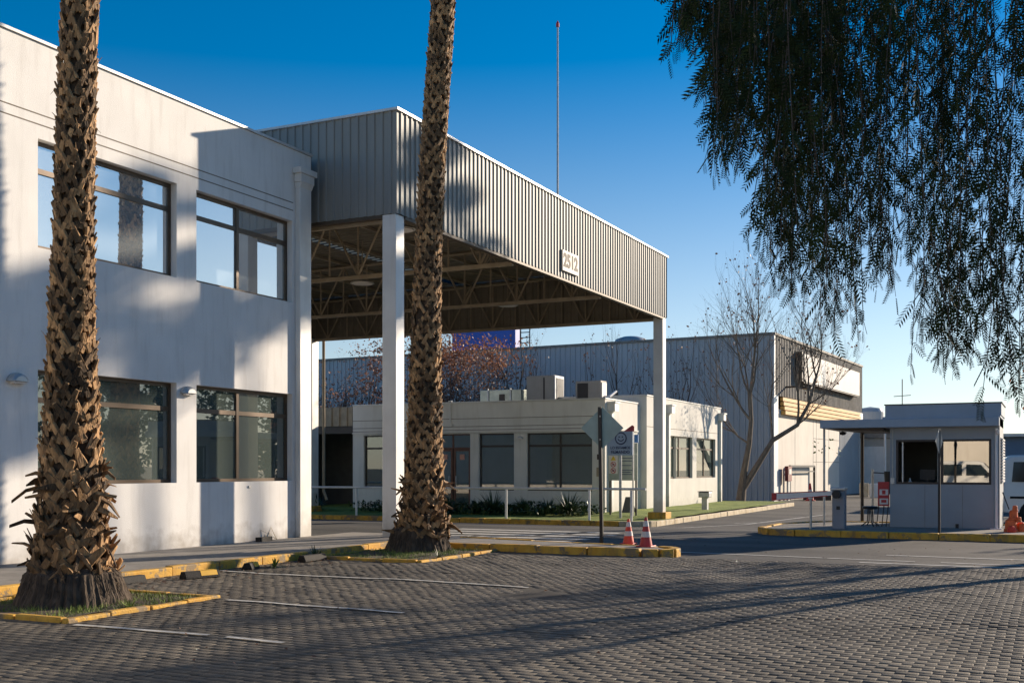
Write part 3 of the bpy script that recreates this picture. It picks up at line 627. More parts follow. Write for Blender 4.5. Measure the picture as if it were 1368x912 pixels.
# ------------------------------------------------------------------ warehouse
wa = R(29.117-25.865)                                 # its walls are turned 3.25 degrees clockwise
WC = (-14.144, 63.157); aw = (math.sin(wa), math.cos(wa)); bw = (-math.cos(wa), math.sin(wa)); WT = 9.07
wh = thing('warehouse', 'large grey ribbed metal warehouse with a blank white sign and yellow strip', 'building', (WC[0], WC[1], ZB))
M['ribblue'] = mat('grey_warehouse_cladding', (.42,.45,.48), .55, .15, var=.07, vscale=.6, stretch=(1,1,.3), dirt=.25, dirtcol=(.17,.17,.17))
M['ribdark'] = mat('stained_cladding', (.25,.24,.22), .75, .1, var=.2, vscale=2.5, dirt=.6, dirtcol=(.08,.075,.07))
M['shed'] = mat('cream_shed_wall', (.66,.62,.55), .8, var=.07, vscale=.7, dirt=.4, dirtcol=(.42,.37,.3))
rib_panel('wall_cladding', M['ribblue'], wh, WC, bw, (-aw[0],-aw[1]), 46, -.6, WT, .35, .06)
def PW(u, z, d): return (WC[0]+aw[0]*u+math.cos(wa)*(-d), WC[1]+aw[1]*u-math.sin(wa)*(-d), z)
rib_panel('upper_cladding', M['ribdark'], wh, WC, aw, (math.cos(wa),-math.sin(wa)), 23.7, 5.66, WT, .35, .05)
mb = MB(); bar(mb,PW,.9,16.2,-.6,4.9,-.02,.3); mb.build('lower_wall', M['shed'], wh)
mb = MB()
for u in (4.6,9.0,9.8,13.2): bar(mb,PW,u-.02,u+.02,-.5,4.88,-.028,-.02)
for z in (1.9,3.4): bar(mb,PW,9.0,16.1,z-.015,z+.015,-.03,-.021)
mb.build('panel_joint', M['conc'], wh)
rib_panel('side_cladding', M['ribblue'], wh, (WC[0]+aw[0]*16.25,WC[1]+aw[1]*16.25), aw, (math.cos(wa),-math.sin(wa)), 7.45, -.6, 5.66, .35, .05)
mb = MB(); bar(mb,PW,0,.85,-.6,5.66,-.05,.3); mb.build('corner_trim', M['whitemetal'], wh); mb = MB(); bar(mb,PW,22.4,23.7,-.6,5.6,-.09,-.056); mb.build('corner_trim', M['whitemetal'], wh); mb = MB(); bar(mb,PW,-.02,.14,5.66,WT,-.07,0); mb.build('corner_trim', M['whitemetal'], wh)
mb = MB()
for k in range(4):
    z0 = 4.62+k*.26; pr2 = [PW(1.5,z0,-.3+k*.05),PW(22.6,z0,-.3+k*.05),PW(22.6,z0+.2,-.3+k*.05),PW(1.5,z0+.2,-.3+k*.05),PW(1.5,z0,.02),PW(22.6,z0,.02),PW(22.6,z0+.2,.02),PW(1.5,z0+.2,.02)]
    mb.add(pr2, [(0,1,2,3),(7,6,5,4),(0,4,5,1),(1,5,6,2),(2,6,7,3),(3,7,4,0)])
mb.build('yellow_strip', mat('yellow_ochre_strip',(.60,.35,.09),.6,var=.12,vscale=1.,dirt=.3), wh)
mb = MB(); bar(mb,PW,4.95,20.6,6.74,8.42,-.5,-.25); o = mb.build('blank_sign', mat('blank_sign_face',(.55,.53,.50),.6,var=.05,vscale=.6,dirt=.3), wh); mb = MB(); bar(mb,PW,9.3,10.3,6.8,8.3,-.506,-.501); mb.build('faded_strip', mat('faded_blue_strip',(.40,.48,.54),.6), o)
mb = MB(); bar(mb,PW,4.55,4.94,6.72,8.5,-.46,-.06); bar(mb,PW,5,20.5,6.66,6.73,-.46,-.06); 
for u in (9,15): bar(mb,PW,u,u+.1,6.8,8.3,-.24,-.06)
mb.build('sign_frame', M['darkframe'], wh)
mb = MB(); 
q = [(WC[0]+bw[0]*46,WC[1]+bw[1]*46),WC,(WC[0]+aw[0]*23.7,WC[1]+aw[1]*23.7),(WC[0]+aw[0]*23.7+bw[0]*46,WC[1]+aw[1]*23.7+bw[1]*46)]
mb.quad(*[(a,b,WT-.05) for a,b in q]); mb.quad((*q[2],-.6),(*q[3],-.6),(*q[3],WT),(*q[2],WT)); mb.build('roof', M['ribblue'], wh)
def edge(mb, a, b, z0, z1, o_): 
    d_ = Vector((b[0]-a[0], b[1]-a[1])).normalized(); n_ = Vector((d_.y,-d_.x))*o_
    vs = [(a[0]+n_.x*s,a[1]+n_.y*s,z) for z in (z0,z1) for s in (-1,1)]+[(b[0]+n_.x*s,b[1]+n_.y*s,z) for z in (z0,z1) for s in (-1,1)]
    mb.add(vs, [(0,1,3,2),(4,6,7,5),(0,4,5,1),(2,3,7,6),(0,2,6,4),(1,5,7,3)])
mb = MB(); edge(mb,q[0],q[1],WT+.0,WT+.14,.12); edge(mb,q[1],q[2],WT+.0,WT+.14,.12); mb.build('roof_edge', M['ribdark'], wh)
for u_,v_ in ((10,3.0),(37.6,3)):
    mb = MB(); c_ = (WC[0]+bw[0]*u_+aw[0]*v_, WC[1]+bw[1]*u_+aw[1]*v_, WT); mb.lathe(c_, [(1.1,0),(1.1,.35),(.95,.6),(.5,.75),(0,.8)], 16); mb.build('roof_vent', M['galv'], wh, smooth=True)
mb = MB(); bar(mb,PW,2.4,2.5,6.2,6.3,-1.1,-.05); bar(mb,PW,2.1,2.9,6.1,6.24,-1.6,-1.05); mb.build('wall_lamp', M['darkframe'], wh)
mb = MB(); u0,u1,z1 = 2.6,8.4,1.62
for u in (u0,u1): bar(mb,PW,u-.06,u+.06,-.5,z1,-.3,-.18)
bar(mb,PW,u0,u1,z1-.06,z1+.06,-.3,-.18); bar(mb,PW,u0,u1,z1-.36,z1-.28,-.28,-.2)
gt = mb.build('metal_gate', M['black']); tag(gt, 'dark metal gate frame standing against the cream warehouse wall', 'gate')
rb = thing('red_notice_box', 'dull red notice box on a pale post at the warehouse corner', 'notice box', PW(1.9,-.5,-.3))
mb = MB(); bar(mb,PW,1.5,2.3,.75,1.62,-.45,-.25); mb.build('box', mat('maroon_box',(.17,.02,.02),.6), rb); mb = MB(); bar(mb,PW,1.7,2.1,-.5,.745,-.4,-.3); mb.build('post', M['galv'], rb); mb = MB(); bar(mb,PW,1.65,2.15,1.15,1.45,-.47,-.452); mb.build('notice', M['reflwhite'], rb)
# ------------------------------------------------------------------ palms
def hexa(p0, p1, wd, td, w0, w1, t0, t1, p2=None, w2=0, t2=0):
    """strap of two (or three) stations; wd = width direction, td = thickness direction"""
    st = [(p0,w0,t0),(p1,w1,t1)]+([(p2,w2,t2)] if p2 is not None else [])
    vs = []
    for p, w, t in st:
        vs += [p-wd*w-td*t, p+wd*w-td*t, p+wd*w*.8+td*t, p-wd*w*.8+td*t]
    fs = []
    for s in range(len(st)-1):
        a = s*4
        for k in range(4): fs.append((a+k, a+(k+1)%4, a+4+(k+1)%4, a+4+k))
    e = (len(st)-1)*4; fs += [(3,2,1,0),(e,e+1,e+2,e+3)]
    return vs, fs
def palm(name, label, x, y, lean, H_, rprof, seed, bulb):
    rnd = random.Random(seed)
    t_ = thing('palm_tree', label, 'palm tree', (x,y,0), 'palm trees in kerbed planters')
    cx = lambda z: Vector((x+lean[0]*z+.06*math.sin(z*.5+seed), y+lean[1]*z, z))
    def rad(z):
        for (z0,r0),(z1,r1) in zip(rprof[:-1], rprof[1:]):
            if z <= z1: return r0+(r1-r0)*(z-z0)/(z1-z0)
        return rprof[-1][1]
    mb = MB(); zs = np.arange(.3, H_, .25); mb.tube([cx(z) for z in zs], [rad(z)-.045 for z in zs], 20); mb.build('trunk', M['palmcore'], t_, smooth=True)
    # swollen root mat with ragged fibres
    mb = MB(); n_ = 120; prof = [(1.12,-.05),(1.10,.02),(1.06,.07),(1.03,.12),(.98,.18),(.95,.24),(.91,.30),(.87,bulb),(.72,bulb+.05),(.5,bulb+.08)]
    vs = []
    for k in range(n_):
        a = 2*math.pi*k/n_; w_ = 1+.018*math.sin(k*2.3)+.012*rnd.uniform(-1,1)
        for r, z in prof:
            q_ = w_*(1.0+.05*mnoise.noise(Vector((math.cos(a)*4,math.sin(a)*4,z*3+seed)))+.035*mnoise.noise(Vector((math.cos(a)*14,math.sin(a)*14,z*9))))
            vs.append((x+math.cos(a)*r*rprof[0][1]*q_, y+math.sin(a)*r*rprof[0][1]*q_, z+.02*mnoise.noise(Vector((math.cos(a)*6,math.sin(a)*6,seed)))))
    m_ = len(prof); mb.add(vs, [(k*m_+i, ((k+1)%n_)*m_+i, ((k+1)%n_)*m_+i+1, k*m_+i+1) for k in range(n_) for i in range(m_-1)])
    for k in range(3600):
        a = rnd.uniform(0,2*math.pi); z0 = rnd.uniform(.05,bulb+.05); r0 = rprof[0][1]*(1.03-.2*z0/bulb); L_ = rnd.uniform(.06,.2)
        d = Vector((math.cos(a),math.sin(a),0)); tn = Vector((-d.y,d.x,0)); p = Vector((x,y,z0))+d*r0
        q_ = p+Vector((0,0,-L_))+d*rnd.uniform(.01,.07)+tn*rnd.uniform(-.05,.05); q_.z = max(q_.z,.01)
        mb.cr = rnd.random(); v_, f_ = hexa(p, q_, tn, d, rnd.uniform(.003,.008), .002, .005, .002); mb.add(v_, f_)
    mb.build('root_mat', M['palmroot'], t_)
    # leaf bases: two crossing straps with a cut stub, in spirals up the trunk
    mb = MB(); mc = MB(); z = bulb-.02; row = 0
    while z < H_-.3:
        r = rad(z); n_ = 8; ks = min(1,max(.62,r/.36)); low = max(0, 1-(z-bulb)/1.5); top = min(1, max(0,(z-5)/3))
        for k in range(n_):
            if rnd.random() < .04: continue
            a = 2*math.pi*(k+.5*(row%2)+rnd.uniform(-.10,.10))/n_+row*.03
            d = Vector((math.cos(a),math.sin(a),0)); tn = Vector((-d.y,d.x,0)); up = Vector((0,0,1))
            c = cx(z+rnd.uniform(-.03,.03)); wd_ = 2*math.pi*r/n_
            mb.cr = rnd.random()
            hand = 1 if (row % 2) ^ (rnd.random() < .15) else -1
            L_ = rnd.uniform(.24,.34)*(1-.15*top)*(.4+.6*ks); out = rnd.uniform(.004,.032)+.06*low*rnd.random()
            for h in ((hand,-hand) if rnd.random() < .8 else (hand,)):
                b0 = c+d*(r-.045)+tn*(h*wd_*.62)-up*.13
                b1 = c+d*(r-.005)+tn*(h*wd_*.20)+up*.04
                m1 = (b1-b0).normalized(); wdir = m1.cross(d).normalized()
                v_, f_ = hexa(b0, b1, wdir, d, .048*ks, .046*ks, .012, .018); mb.add(v_, f_)
            tw = R(rnd.uniform(-1,1)*(11+20*low))
            s0 = c+d*(r-.02)+tn*(-hand*wd_*.10)-up*.02
            s1 = c+d*(r+out)+tn*(hand*wd_*rnd.uniform(.12,.34))+up*(L_*rnd.uniform(.45,.62))
            m1 = (s1-s0).normalized(); wdir = m1.cross(d).normalized(); wdir = Matrix.Rotation(tw,3,m1) @ wdir; tdir = wdir.cross(m1).normalized()
            sm = (s0+s1)/2-d*.012
            v_, f_ = hexa(s0, sm, wdir, tdir, .056*ks, .050*ks, .018, .014, s1, rnd.uniform(.024,.040)*ks, .009); mb.add(v_, f_)
            # pale cut end
            c0 = mb.cr; mb.cr = 1.0+.3*rnd.random(); v_, f_ = hexa(s1+m1*.001, s1+m1*.010, wdir, tdir, .030*ks, .026*ks, .009, .007); mb.add(v_, f_); mb.cr = c0
            if rnd.random() < .25:                 # torn fibre strands
                q_ = s1+d*rnd.uniform(.0,.05)+tn*rnd.uniform(-.06,.06)+up*rnd.uniform(-.06,.08)
                v_, f_ = hexa(s1, q_, wdir, tdir, .008, .003, .004, .002); mb.add(v_, f_)
        z += .115+.02*rnd.random(); row += 1
    # loose ragged old bases low down
    for k in range(95):
        z0 = bulb-.08+1.2*rnd.random()**1.3; a = rnd.uniform(0,2*math.pi); r = rad(z0)
        d = Vector((math.cos(a),math.sin(a),0)); tn = Vector((-d.y,d.x,0)); c = cx(z0); mb.cr = rnd.random()*.8
        s0 = c+d*(r-.03); dirv = (d*rnd.uniform(.15,.7)+tn*rnd.uniform(-1.1,1.1)+Vector((0,0,rnd.uniform(-.8,.9)))).normalized()
        L_ = rnd.uniform(.12,.36); sm = s0+dirv*L_*.55; s1 = s0+dirv*L_+Vector((0,0,rnd.uniform(-.1,.06)))
        wdir = dirv.cross(d); wdir = wdir.normalized() if wdir.length > .1 else tn; tdir = wdir.cross(dirv).normalized()
        wv = rnd.uniform(.018,.05); v_, f_ = hexa(s0, sm, wdir, tdir, wv, wv*.75, .012, .009, s1, rnd.uniform(.004,.020), .004); mb.add(v_, f_)
    mb.build('leaf_bases', M['palm'], t_, bevel=0)
    # crown of fan leaves above the picture
    mb = MB(); top = cx(H_)
    for k in range(30):
        a = k*2.399; el = R(75-k*4.2); d = Vector((math.cos(a)*math.cos(el), math.sin(a)*math.cos(el), math.sin(el)))
        side = d.cross(Vector((0,0,1))).normalized(); upv = side.cross(d); hub = top+d*1.1
        mb.tube([top,hub], [.03,.015], 4); mb.cr = rnd.random()
        for j in range(22):
            q_ = (j-10.5)/10.5*R(85); dd = d*math.cos(q_)+side*math.sin(q_)
            e0 = hub+dd*.1; e1 = hub+dd*.75-upv*.05; e2 = hub+dd*1.05-upv*.22-Vector((0,0,.12)); ww = side*math.cos(q_)-d*math.sin(q_)
            mb.quad(e0-ww*.01,e0+ww*.01,e1+ww*.03,e1-ww*.03); mb.quad(e1-ww*.03,e1+ww*.03,e2+ww*.004,e2-ww*.004)
    mb.build('crown', M['palmfrond'], t_)
    return t_
palm('palm_tree', 'nearest palm, thick shaggy trunk with swollen root base, far left before the office', -9.83, 9.02, (.012,.004), 11.5, [(0,.57),(.4,.44),(.9,.36),(1.75,.30),(3.0,.245),(4.3,.208),(6,.195),(11.5,.18)], 3, .38)
palm('palm_tree', 'second palm trunk, slimmer in the picture, standing beside the front column of the canopy', -10.33, 17.42, (.018,.052), 12.5, [(0,.56),(.5,.46),(.8,.37),(1.9,.32),(3.9,.262),(6,.232),(9,.222),(12.5,.20)], 8, .42)

# planters round the palms
def planter(x0, x1, y0, y1, label, sides, seed):
    rnd = random.Random(seed); t_ = thing('planter', label, 'planter', ((x0+x1)/2,(y0+y1)/2,0), 'kerbed palm planters')
    mb = MB()
    if 's' in sides: kerb_run(mb, x0, y0, x1, y0, .09, lambda y: 0, .065, .62)
    if 'e' in sides: kerb_run(mb, x1+.055, y0-.055, x1+.055, y1+.055, .09, lambda y: 0, .065, .62)
    if 'n' in sides: kerb_run(mb, x0, y1, x1, y1, .09, lambda y: 0, .065, .62)
    if 'w' in sides: kerb_run(mb, x0-.055, y0-.055, x0-.055, y1+.055, .09, lambda y: 0, .065, .62)
    mb.build('kerb_edging', M['yellow'], t_, bevel=.016)
    mb = MB(); nn = 24
    for j in range(nn+1):
        for i in range(nn+1):
            a = x0+.05+(x1-x0-.1)*i/nn; b = y0+.05+(y1-y0-.1)*j/nn; mb.v.append((a,b,.045+.03*mnoise.noise(Vector((a*2,b*2,seed)))))
    for j in range(nn):
        for i in range(nn): mb.f.append((j*(nn+1)+i,j*(nn+1)+i+1,(j+1)*(nn+1)+i+1,(j+1)*(nn+1)+i)); mb.r.append(.5)
    mb.build('soil', M['soil'], t_)
    mb = MB()
    for k in range(5200):
        a = rnd.uniform(x0+.07,x1-.07); b = rnd.uniform(y0+.07,y1-.07)
        if mnoise.noise(Vector((a*2.2,b*2.2,seed+5))) < -.12 and rnd.random() < .8: continue
        h = rnd.uniform(.025,.075)*(1.6 if rnd.random() < .08 else 1); th_ = rnd.uniform(0,6.28); w_ = rnd.uniform(.003,.006); lx, ly = rnd.gauss(0,.03), rnd.gauss(0,.03)
        mb.cr = rnd.random(); z0 = .03; wx, wy = math.cos(th_)*w_, math.sin(th_)*w_
        mb.add([(a-wx,b-wy,z0),(a+wx,b+wy,z0),(a+lx,b+ly,z0+h)], [(0,1,2)])
    g_ = mb.build('grass', M['grass'], t_); g_['kind'] = 'stuff'
    return t_
planter(-10.75, -8.78, 7.95, 10.1, 'square planter with yellow kerb and weedy grass round the nearest palm', 'senw', 11)
planter(-11.12, -9.15, 15.4, 18.02, 'square planter with yellow kerb and grass round the palm by the canopy column', 'sew', 12)
def tuft(name, label, x, y, z, n_, h, spread, w_, mt, group=None, cat='plant', curl=.5, seed=0):
    rnd = random.Random(seed*77+n_); mb = MB()
    for k in range(n_):
        a = rnd.uniform(0,2*math.pi); d = Vector((math.cos(a),math.sin(a),0)); tn = Vector((-d.y,d.x,0)); L_ = h*rnd.uniform(.6,1.1); el = rnd.uniform(.25,1.35)
        p = Vector((x,y,z))+d*rnd.uniform(0,spread*.2); mb.cr = rnd.random(); prev = None
        for s in range(5):
            u_ = s/4; q_ = p+d*(L_*math.cos(el)*u_)+Vector((0,0,L_*(math.sin(el)*u_-curl*u_*u_*(1.3-el*.7)*.7))); ww = w_*(1-u_**2*.9)
            q_.z = max(q_.z, z+.01); cur = (q_-tn*ww, q_+tn*ww)
            if prev: mb.quad(prev[0],prev[1],cur[1],cur[0])
            prev = cur
    return tag(mb.build(name, mt, loc=(x,y,z)), label, cat, group)
tuft('weed_tuft', 'green weed growing by the yellow kerb between two wheel stops', -10.72, 13.75, .02, 26, .22, .1, .012, M['grass'], 'weeds along the kerb', 'weed', seed=1)
tuft('weed_tuft', 'dark weed clump at the left corner of the planter of the second palm', -11.0, 15.2, .02, 30, .3, .1, .014, M['strap'], 'weeds along the kerb', 'weed', seed=2)
tuft('weed_tuft', 'small weed on the kerb at the front corner of the second palm planter', -9.05, 15.9, .06, 26, .18, .1, .01, M['strap'], 'weeds along the kerb', 'weed', seed=3)
tuft('weed_tuft', 'tall grass tuft behind the root base of the nearest palm, at the left edge', -10.72, 9.5, .04, 40, .4, .3, .008, M['grass'], 'weeds along the kerb', 'weed', seed=4)
tuft('weed_tuft', 'small green tuft inside the front edge of the nearest palm planter', -8.95, 9.0, .04, 20, .16, .2, .008, M['grass'], 'weeds along the kerb', 'weed', seed=6)
o = tuft('sprouting_plant', 'two thin curved stalks growing at the foot of the white office wall', -13.66, 17.6, .13, 5, .62, .05, .012, mat('dry_stalk',(.22,.17,.08),.8), None, 'plant', .15, seed=5)

# ------------------------------------------------------------------ wheel stops
def wheel_stop(y, L_, label, paint=True, x=-10.78, rot=0):
    t_ = thing('wheel_stop', label, 'wheel stop', (x,y,.02), 'rubber wheel stops along the kerb')
    mb = MB(); pr_ = [(-.085,0),(.085,0),(.08,.03),(.045,.10),(-.045,.10),(-.08,.03)]
    vs = [(x+a,y-L_/2,.02+b) for a,b in pr_]+[(x+a,y+L_/2,.02+b) for a,b in pr_]; n_ = 6
    mb.add(vs, [tuple(range(6))[::-1],tuple(range(6,12))]+[(i,(i+1)%n_,n_+(i+1)%n_,n_+i) for i in range(n_)]); mb.build('body', M['rubber'], t_, bevel=.008)
    if paint:
        mb = MB(); ya, yb = y-.03, y+L_*.42
        mb.quad((x-.04,ya,.1225),(x+.042,ya,.1225),(x+.042,yb,.1225),(x-.04,yb,.1225)); mb.quad((x+.0475,ya,.121),(x+.081,ya,.055),(x+.081,yb,.055),(x+.0475,yb,.121))
        mb.build('yellow_patch', mat('yellow_reflective_patch',(.75,.42,.02),.6,dirt=.3), t_)
    t_.rotation_euler.z = rot; return t_
wheel_stop(11.98, .56, 'black rubber wheel stop with a bright yellow patch, second from the left along the kerb', True, -10.62, -.25)
wheel_stop(10.95, .5, 'plain dark wheel stop half hidden behind the nearest palm', False, -10.92)
wheel_stop(13.35, .32, 'short broken wheel stop lying askew with a yellow patch', True, -10.85, .3)
wheel_stop(15.0, .6, 'plain black wheel stop furthest along the kerb, before the second planter', False, -10.92)
# ragged debris by the wall
mb = MB(); mb.obox((-13.62,17.15,.17),(.12,.42,.09),.1); tag(mb.build('rubber_block', M['rubber'], bevel=.01), 'dark rubber block lying at the foot of the office wall', 'block')

# ------------------------------------------------------------------ branching trees
def grow(mb, lf, p, d, L_, r, lev, rnd, spec, tips):
    nseg = 4 if lev > 1 else 3; pts = [p.copy()]; rs = [r]; dd = d.copy(); q_ = p.copy()
    taper = spec.get('taper', .55)
    for s in range(nseg):
        dd = (dd+Vector((rnd.gauss(0,1),rnd.gauss(0,1),rnd.gauss(0,1)))*spec['wob']+Vector((0,0,spec['up']))).normalized()
        q_ = q_+dd*(L_/nseg); pts.append(q_.copy()); rs.append(r*(1-(1-taper)*(s+1)/nseg))
    mb.tube(pts, rs, 7 if lev >= spec['lev']-1 else (5 if lev > 1 else 3), cap=False)
    if lev == 0: tips.append((q_.copy(), dd.copy())); return
    n_ = spec['n'] if lev < spec['lev'] else spec['n0']
    for k in range(n_):
        i = nseg if k == 0 else rnd.randint(max(1,nseg-2 if lev == spec['lev'] else 1), nseg)
        ax = dd.cross(Vector((rnd.gauss(0,1),rnd.gauss(0,1),rnd.gauss(0,1)))).normalized()
        ang = R(rnd.uniform(*spec['ang']))*(.45 if k == 0 else 1)
        nd_ = Matrix.Rotation(ang,3,ax) @ dd
        grow(mb, lf, pts[i], nd_, L_*rnd.uniform(*spec['len']), rs[i]*(.8 if k == 0 else .62), lev-1, rnd, spec, tips)
    tips.append((q_.copy(), dd.copy()))
def leaves(tips, per, size, spread, rnd, keep=1, flat=False, fn=None):
    mb = MB()
    for p, d in tips:
        if rnd.random() > keep: continue
        for k in range(per):
            c = p+Vector((rnd.gauss(0,spread),rnd.gauss(0,spread),rnd.gauss(0,spread)*.8))
            if fn and not fn(c): continue
            a = Vector((rnd.gauss(0,1),rnd.gauss(0,1),rnd.gauss(0,1))).normalized(); b = a.cross(Vector((rnd.gauss(0,1),rnd.gauss(0,1),rnd.gauss(0,1)))).normalized()
            s = size*rnd.uniform(.6,1.3); mb.cr = rnd.random(); mb.quad(c-a*s*.5, c+b*s*.32, c+a*s*.5, c-b*s*.32)
    return mb
def bare_tree(name, label, x, y, z, trunk_h, trunk_r, spec, seed, group=None, leaf=None, cat='tree', stems=None):
    rnd = random.Random(seed); t_ = thing(name, label, cat, (x,y,z), group); mb = MB(); tips = []
    if stems is None: stems = [(Vector((0,0,1)), trunk_h, trunk_r)]
    for d, L_, r in stems: grow(mb, None, Vector((x,y,z-.05)), d.normalized(), L_, r, spec['lev'], rnd, spec, tips)
    mb.build('trunk_and_branches', M[spec.get('mat','bark')], t_)
    if leaf:
        lb_ = leaves(tips, leaf[1], leaf[2], leaf[3], rnd, leaf[4]); lb_.build('leaves', M[leaf[0]], t_)
    return t_
spB = dict(lev=5, n0=3, n=3, wob=.10, up=.07, ang=(18,42), len=(.58,.85), taper=.6)
# big bare tree before the warehouse: two main stems
rnd = random.Random(21); bt = thing('bare_tree', 'large leafless tree with forked leaning trunk on the lawn before the warehouse', 'tree', (-14.75,58.2,lz), 'leafless trees')
mb = MB(); tips = []
S2 = dict(lev=4, n0=4, n=5, wob=.10, up=.12, ang=(16,45), len=(.55,.82), taper=.5)
base = Vector((-14.75,58.2,lz-.05))
def stem(pts, rs, kids):
    mb.tube(pts, rs, 9)
    for i, d, L_, r in kids: grow(mb, None, Vector(pts[i]), Vector(d).normalized(), L_, r, 3, rnd, S2, tips)
b_ = base
P_ = lambda sx, z, dy=0: (b_.x+sx*.9+dy*0, b_.y+sx*.43+dy, lz+z)
stem([P_(0,0),P_(.15,1.4),P_(.45,3.0),P_(.55,4.2),P_(.5,5.6),P_(.7,7.4)], [.27,.19,.14,.12,.09,.055],
     [(3,(-.8,-.2,.9),3.2,.07),(3,(-.2,.5,1),3.0,.07),(4,(-.45,-.3,1),2.9,.06),(4,(.3,0,1),2.9,.06),(5,(.0,.2,1),2.6,.05),(5,(.3,-.2,1),2.5,.05),(2,(-1.,.1,.65),3.0,.06)])
stem([P_(.1,.6),P_(.9,1.9),P_(1.7,3.2),P_(3.0,4.0),P_(3.6,5.1),P_(4.0,6.5)], [.19,.16,.13,.11,.085,.05],
     [(2,(-.1,.2,1),3.0,.06),(3,(.1,-.3,1),3.1,.07),(4,(.0,.1,1.1),2.9,.06),(5,(.3,.1,.9),2.6,.05),(5,(-.25,-.2,1),2.6,.05),(4,(1,.2,.45),1.9,.045),(3,(.6,0,.3),1.8,.04)])
mb.build('trunk_and_branches', M['bark'], bt)
leaves(tips, 1, .15, .12, rnd, .22).build('dry_leaves', M['brownleaf'], bt)
mb = leaves([(Vector(P_(4.5+random.uniform(-.6,.8),2.9+random.uniform(-.5,.5))),None) for k in range(10)], 2, .2, .12, rnd); mb.build('green_leaves', mat('yellow_green_leaf',(.25,.28,.05),.6,rnd=.3), bt)
# slim bare trees between the low office and the warehouse
spS = dict(lev=4, n0=5, n=3, wob=.07, up=.14, ang=(14,38), len=(.5,.8), taper=.45, mat='twig')
for i,(x,y,h,lf,lab) in enumerate(((-38.3,55,3.9,.55,'slim dark tree with scattered brown leaves seen between the office and the front column'),
        (-40.6,56.5,3.3,.6,'smaller slim tree with brown leaves, leftmost behind the low building'),
        (-27.0,56,4.4,.12,'tall slim bare tree just right of the blue tower panel'),
        (-25.2,55,3.2,.25,'short bare tree behind the tall air conditioner'),
        (-20.3,55,3.9,.3,'bare tree behind the right back column of the canopy'),
        (-18.0,57,3.6,.3,'bare tree right of the canopy column, above the low building'),
        (-22.9,57.5,3.4,.3,'bare tree rising behind the smaller air conditioner'))):
    bare_tree('bare_tree', lab, x, y, ZB, h, .19, spS, 40+i, 'leafless trees', ('brownleaf',2,.13,.07,lf))
# reddish tree and its darker neighbours
spR = dict(lev=5, n0=5, n=3, wob=.12, up=.07, ang=(22,48), len=(.62,.84), taper=.55, mat='twig')
bare_tree('red_leaved_tree', 'bushy tree still full of reddish leaves behind the low office, its top sunlit', -31.0, 53.5, ZB, 3.9, .22, spR, 71, 'reddish trees', ('redleaf',13,.155,.24,.97))
bare_tree('red_leaved_tree', 'reddish leaved tree left of the second palm trunk, behind the low office', -34.6, 54.5, ZB, 3.2, .18, spR, 72, 'reddish trees', ('redleaf',9,.15,.22,.85))
bare_tree('red_leaved_tree', 'thinner dark reddish tree right of the bushy one, by the air duct', -28.4, 52.5, ZB, 2.6, .14, spR, 73, 'reddish trees', ('brownleaf',5,.13,.15,.8))
# blue tower panel behind the warehouse
bt_ = thing('blue_sign_tower', 'deep blue sign tower rising behind the warehouse roof beyond the red tree', 'sign tower', (-49.5,96,ZB))
mb = MB(); mb.box(-53.1,-46.2,96,97,8.5,15.8); mb.build('blue_panel', mat('deep_blue_panel',(.012,.07,.36),.5,var=.04), bt_)
mb = MB(); mb.box(-52.2,-51.6,96.3,96.9,ZB,8.5); mb.box(-47.8,-47.2,96.3,96.9,ZB,8.5); mb.build('legs', M['galv'], bt_)
mb = MB()
for x in (-45.9,-44.9): mb.tube([(x,96.5,ZB),(x,96.5,15.8)], .06, 4)
for k in range(14): mb.tube([(-45.9,96.5,9+k*.5),(-44.9,96.5,9+k*.5)], .045, 4)
mb.build('ladder', M['black'], bt_)

# ------------------------------------------------------------------ weeping pepper tree, upper right
ENV = [(700,-200),(870,20),(885,55),(905,75),(925,70),(945,110),(953,215),(968,250),(985,200),(1003,160),(1018,250),(1030,380),(1045,425),(1062,380),(1078,340),(1092,400),(1110,455),(1128,470),(1142,450),(1155,385),(1170,345),(1188,395),(1208,370),(1225,430),(1240,520),(1258,500),(1280,490),(1305,508),(1325,480),(1345,540),(1370,560),(1600,560),(1900,520)]
def envv(u):
    for (a,b),(c,d) in zip(ENV[:-1], ENV[1:]):
        if u <= c: return b+(d-b)*(u-a)/(c-a)
    return ENV[-1][1]
pt = thing('pepper_tree', 'large weeping pepper tree whose dark hanging foliage fills the upper right', 'tree', (3.4,11.5,0))
rnd = random.Random(5)
ct, st_ = math.cos(R(25.865)), math.sin(R(25.865))
def cw(xc, yc, z): return Vector((xc*ct-yc*st_, xc*st_+yc*ct, z))
# leaf template: pinnate leaf hanging along -z, leaflets in the xz plane
def leaf_template(n_pairs, L_, ll, lw):
    vs = []; fs = []
    for k in range(n_pairs):
        z = -L_*(k+.6)/n_pairs; sc_ = .65+.35*math.sin(math.pi*(k+1)/(n_pairs+1))
        for s in (-1,1):
            a = R(48); dx, dz = s*math.sin(a)*ll*sc_, -math.cos(a)*ll*sc_; w = lw/2
            px_, pz_ = -dz/ll*w, dx/ll*w; i = len(vs)
            vs += [(0,0,z),(dx*.4+px_*s,.004,z+dz*.4+pz_*s),(dx,.006,z+dz),(dx*.4-px_*s,-.002,z+dz*.4-pz_*s)]; fs.append((i,i+1,i+2,i+3))
    vs += [(-.0012,0,0),(.0012,0,0),(.0008,0,-L_),(-.0008,0,-L_)]; i = len(vs)-4; fs.append((i,i+1,i+2,i+3))
    return np.array(vs), np.array(fs)
TV, TF = leaf_template(8, .18, .050, .0115)
locs = []; mats_ = []; twg = MB()
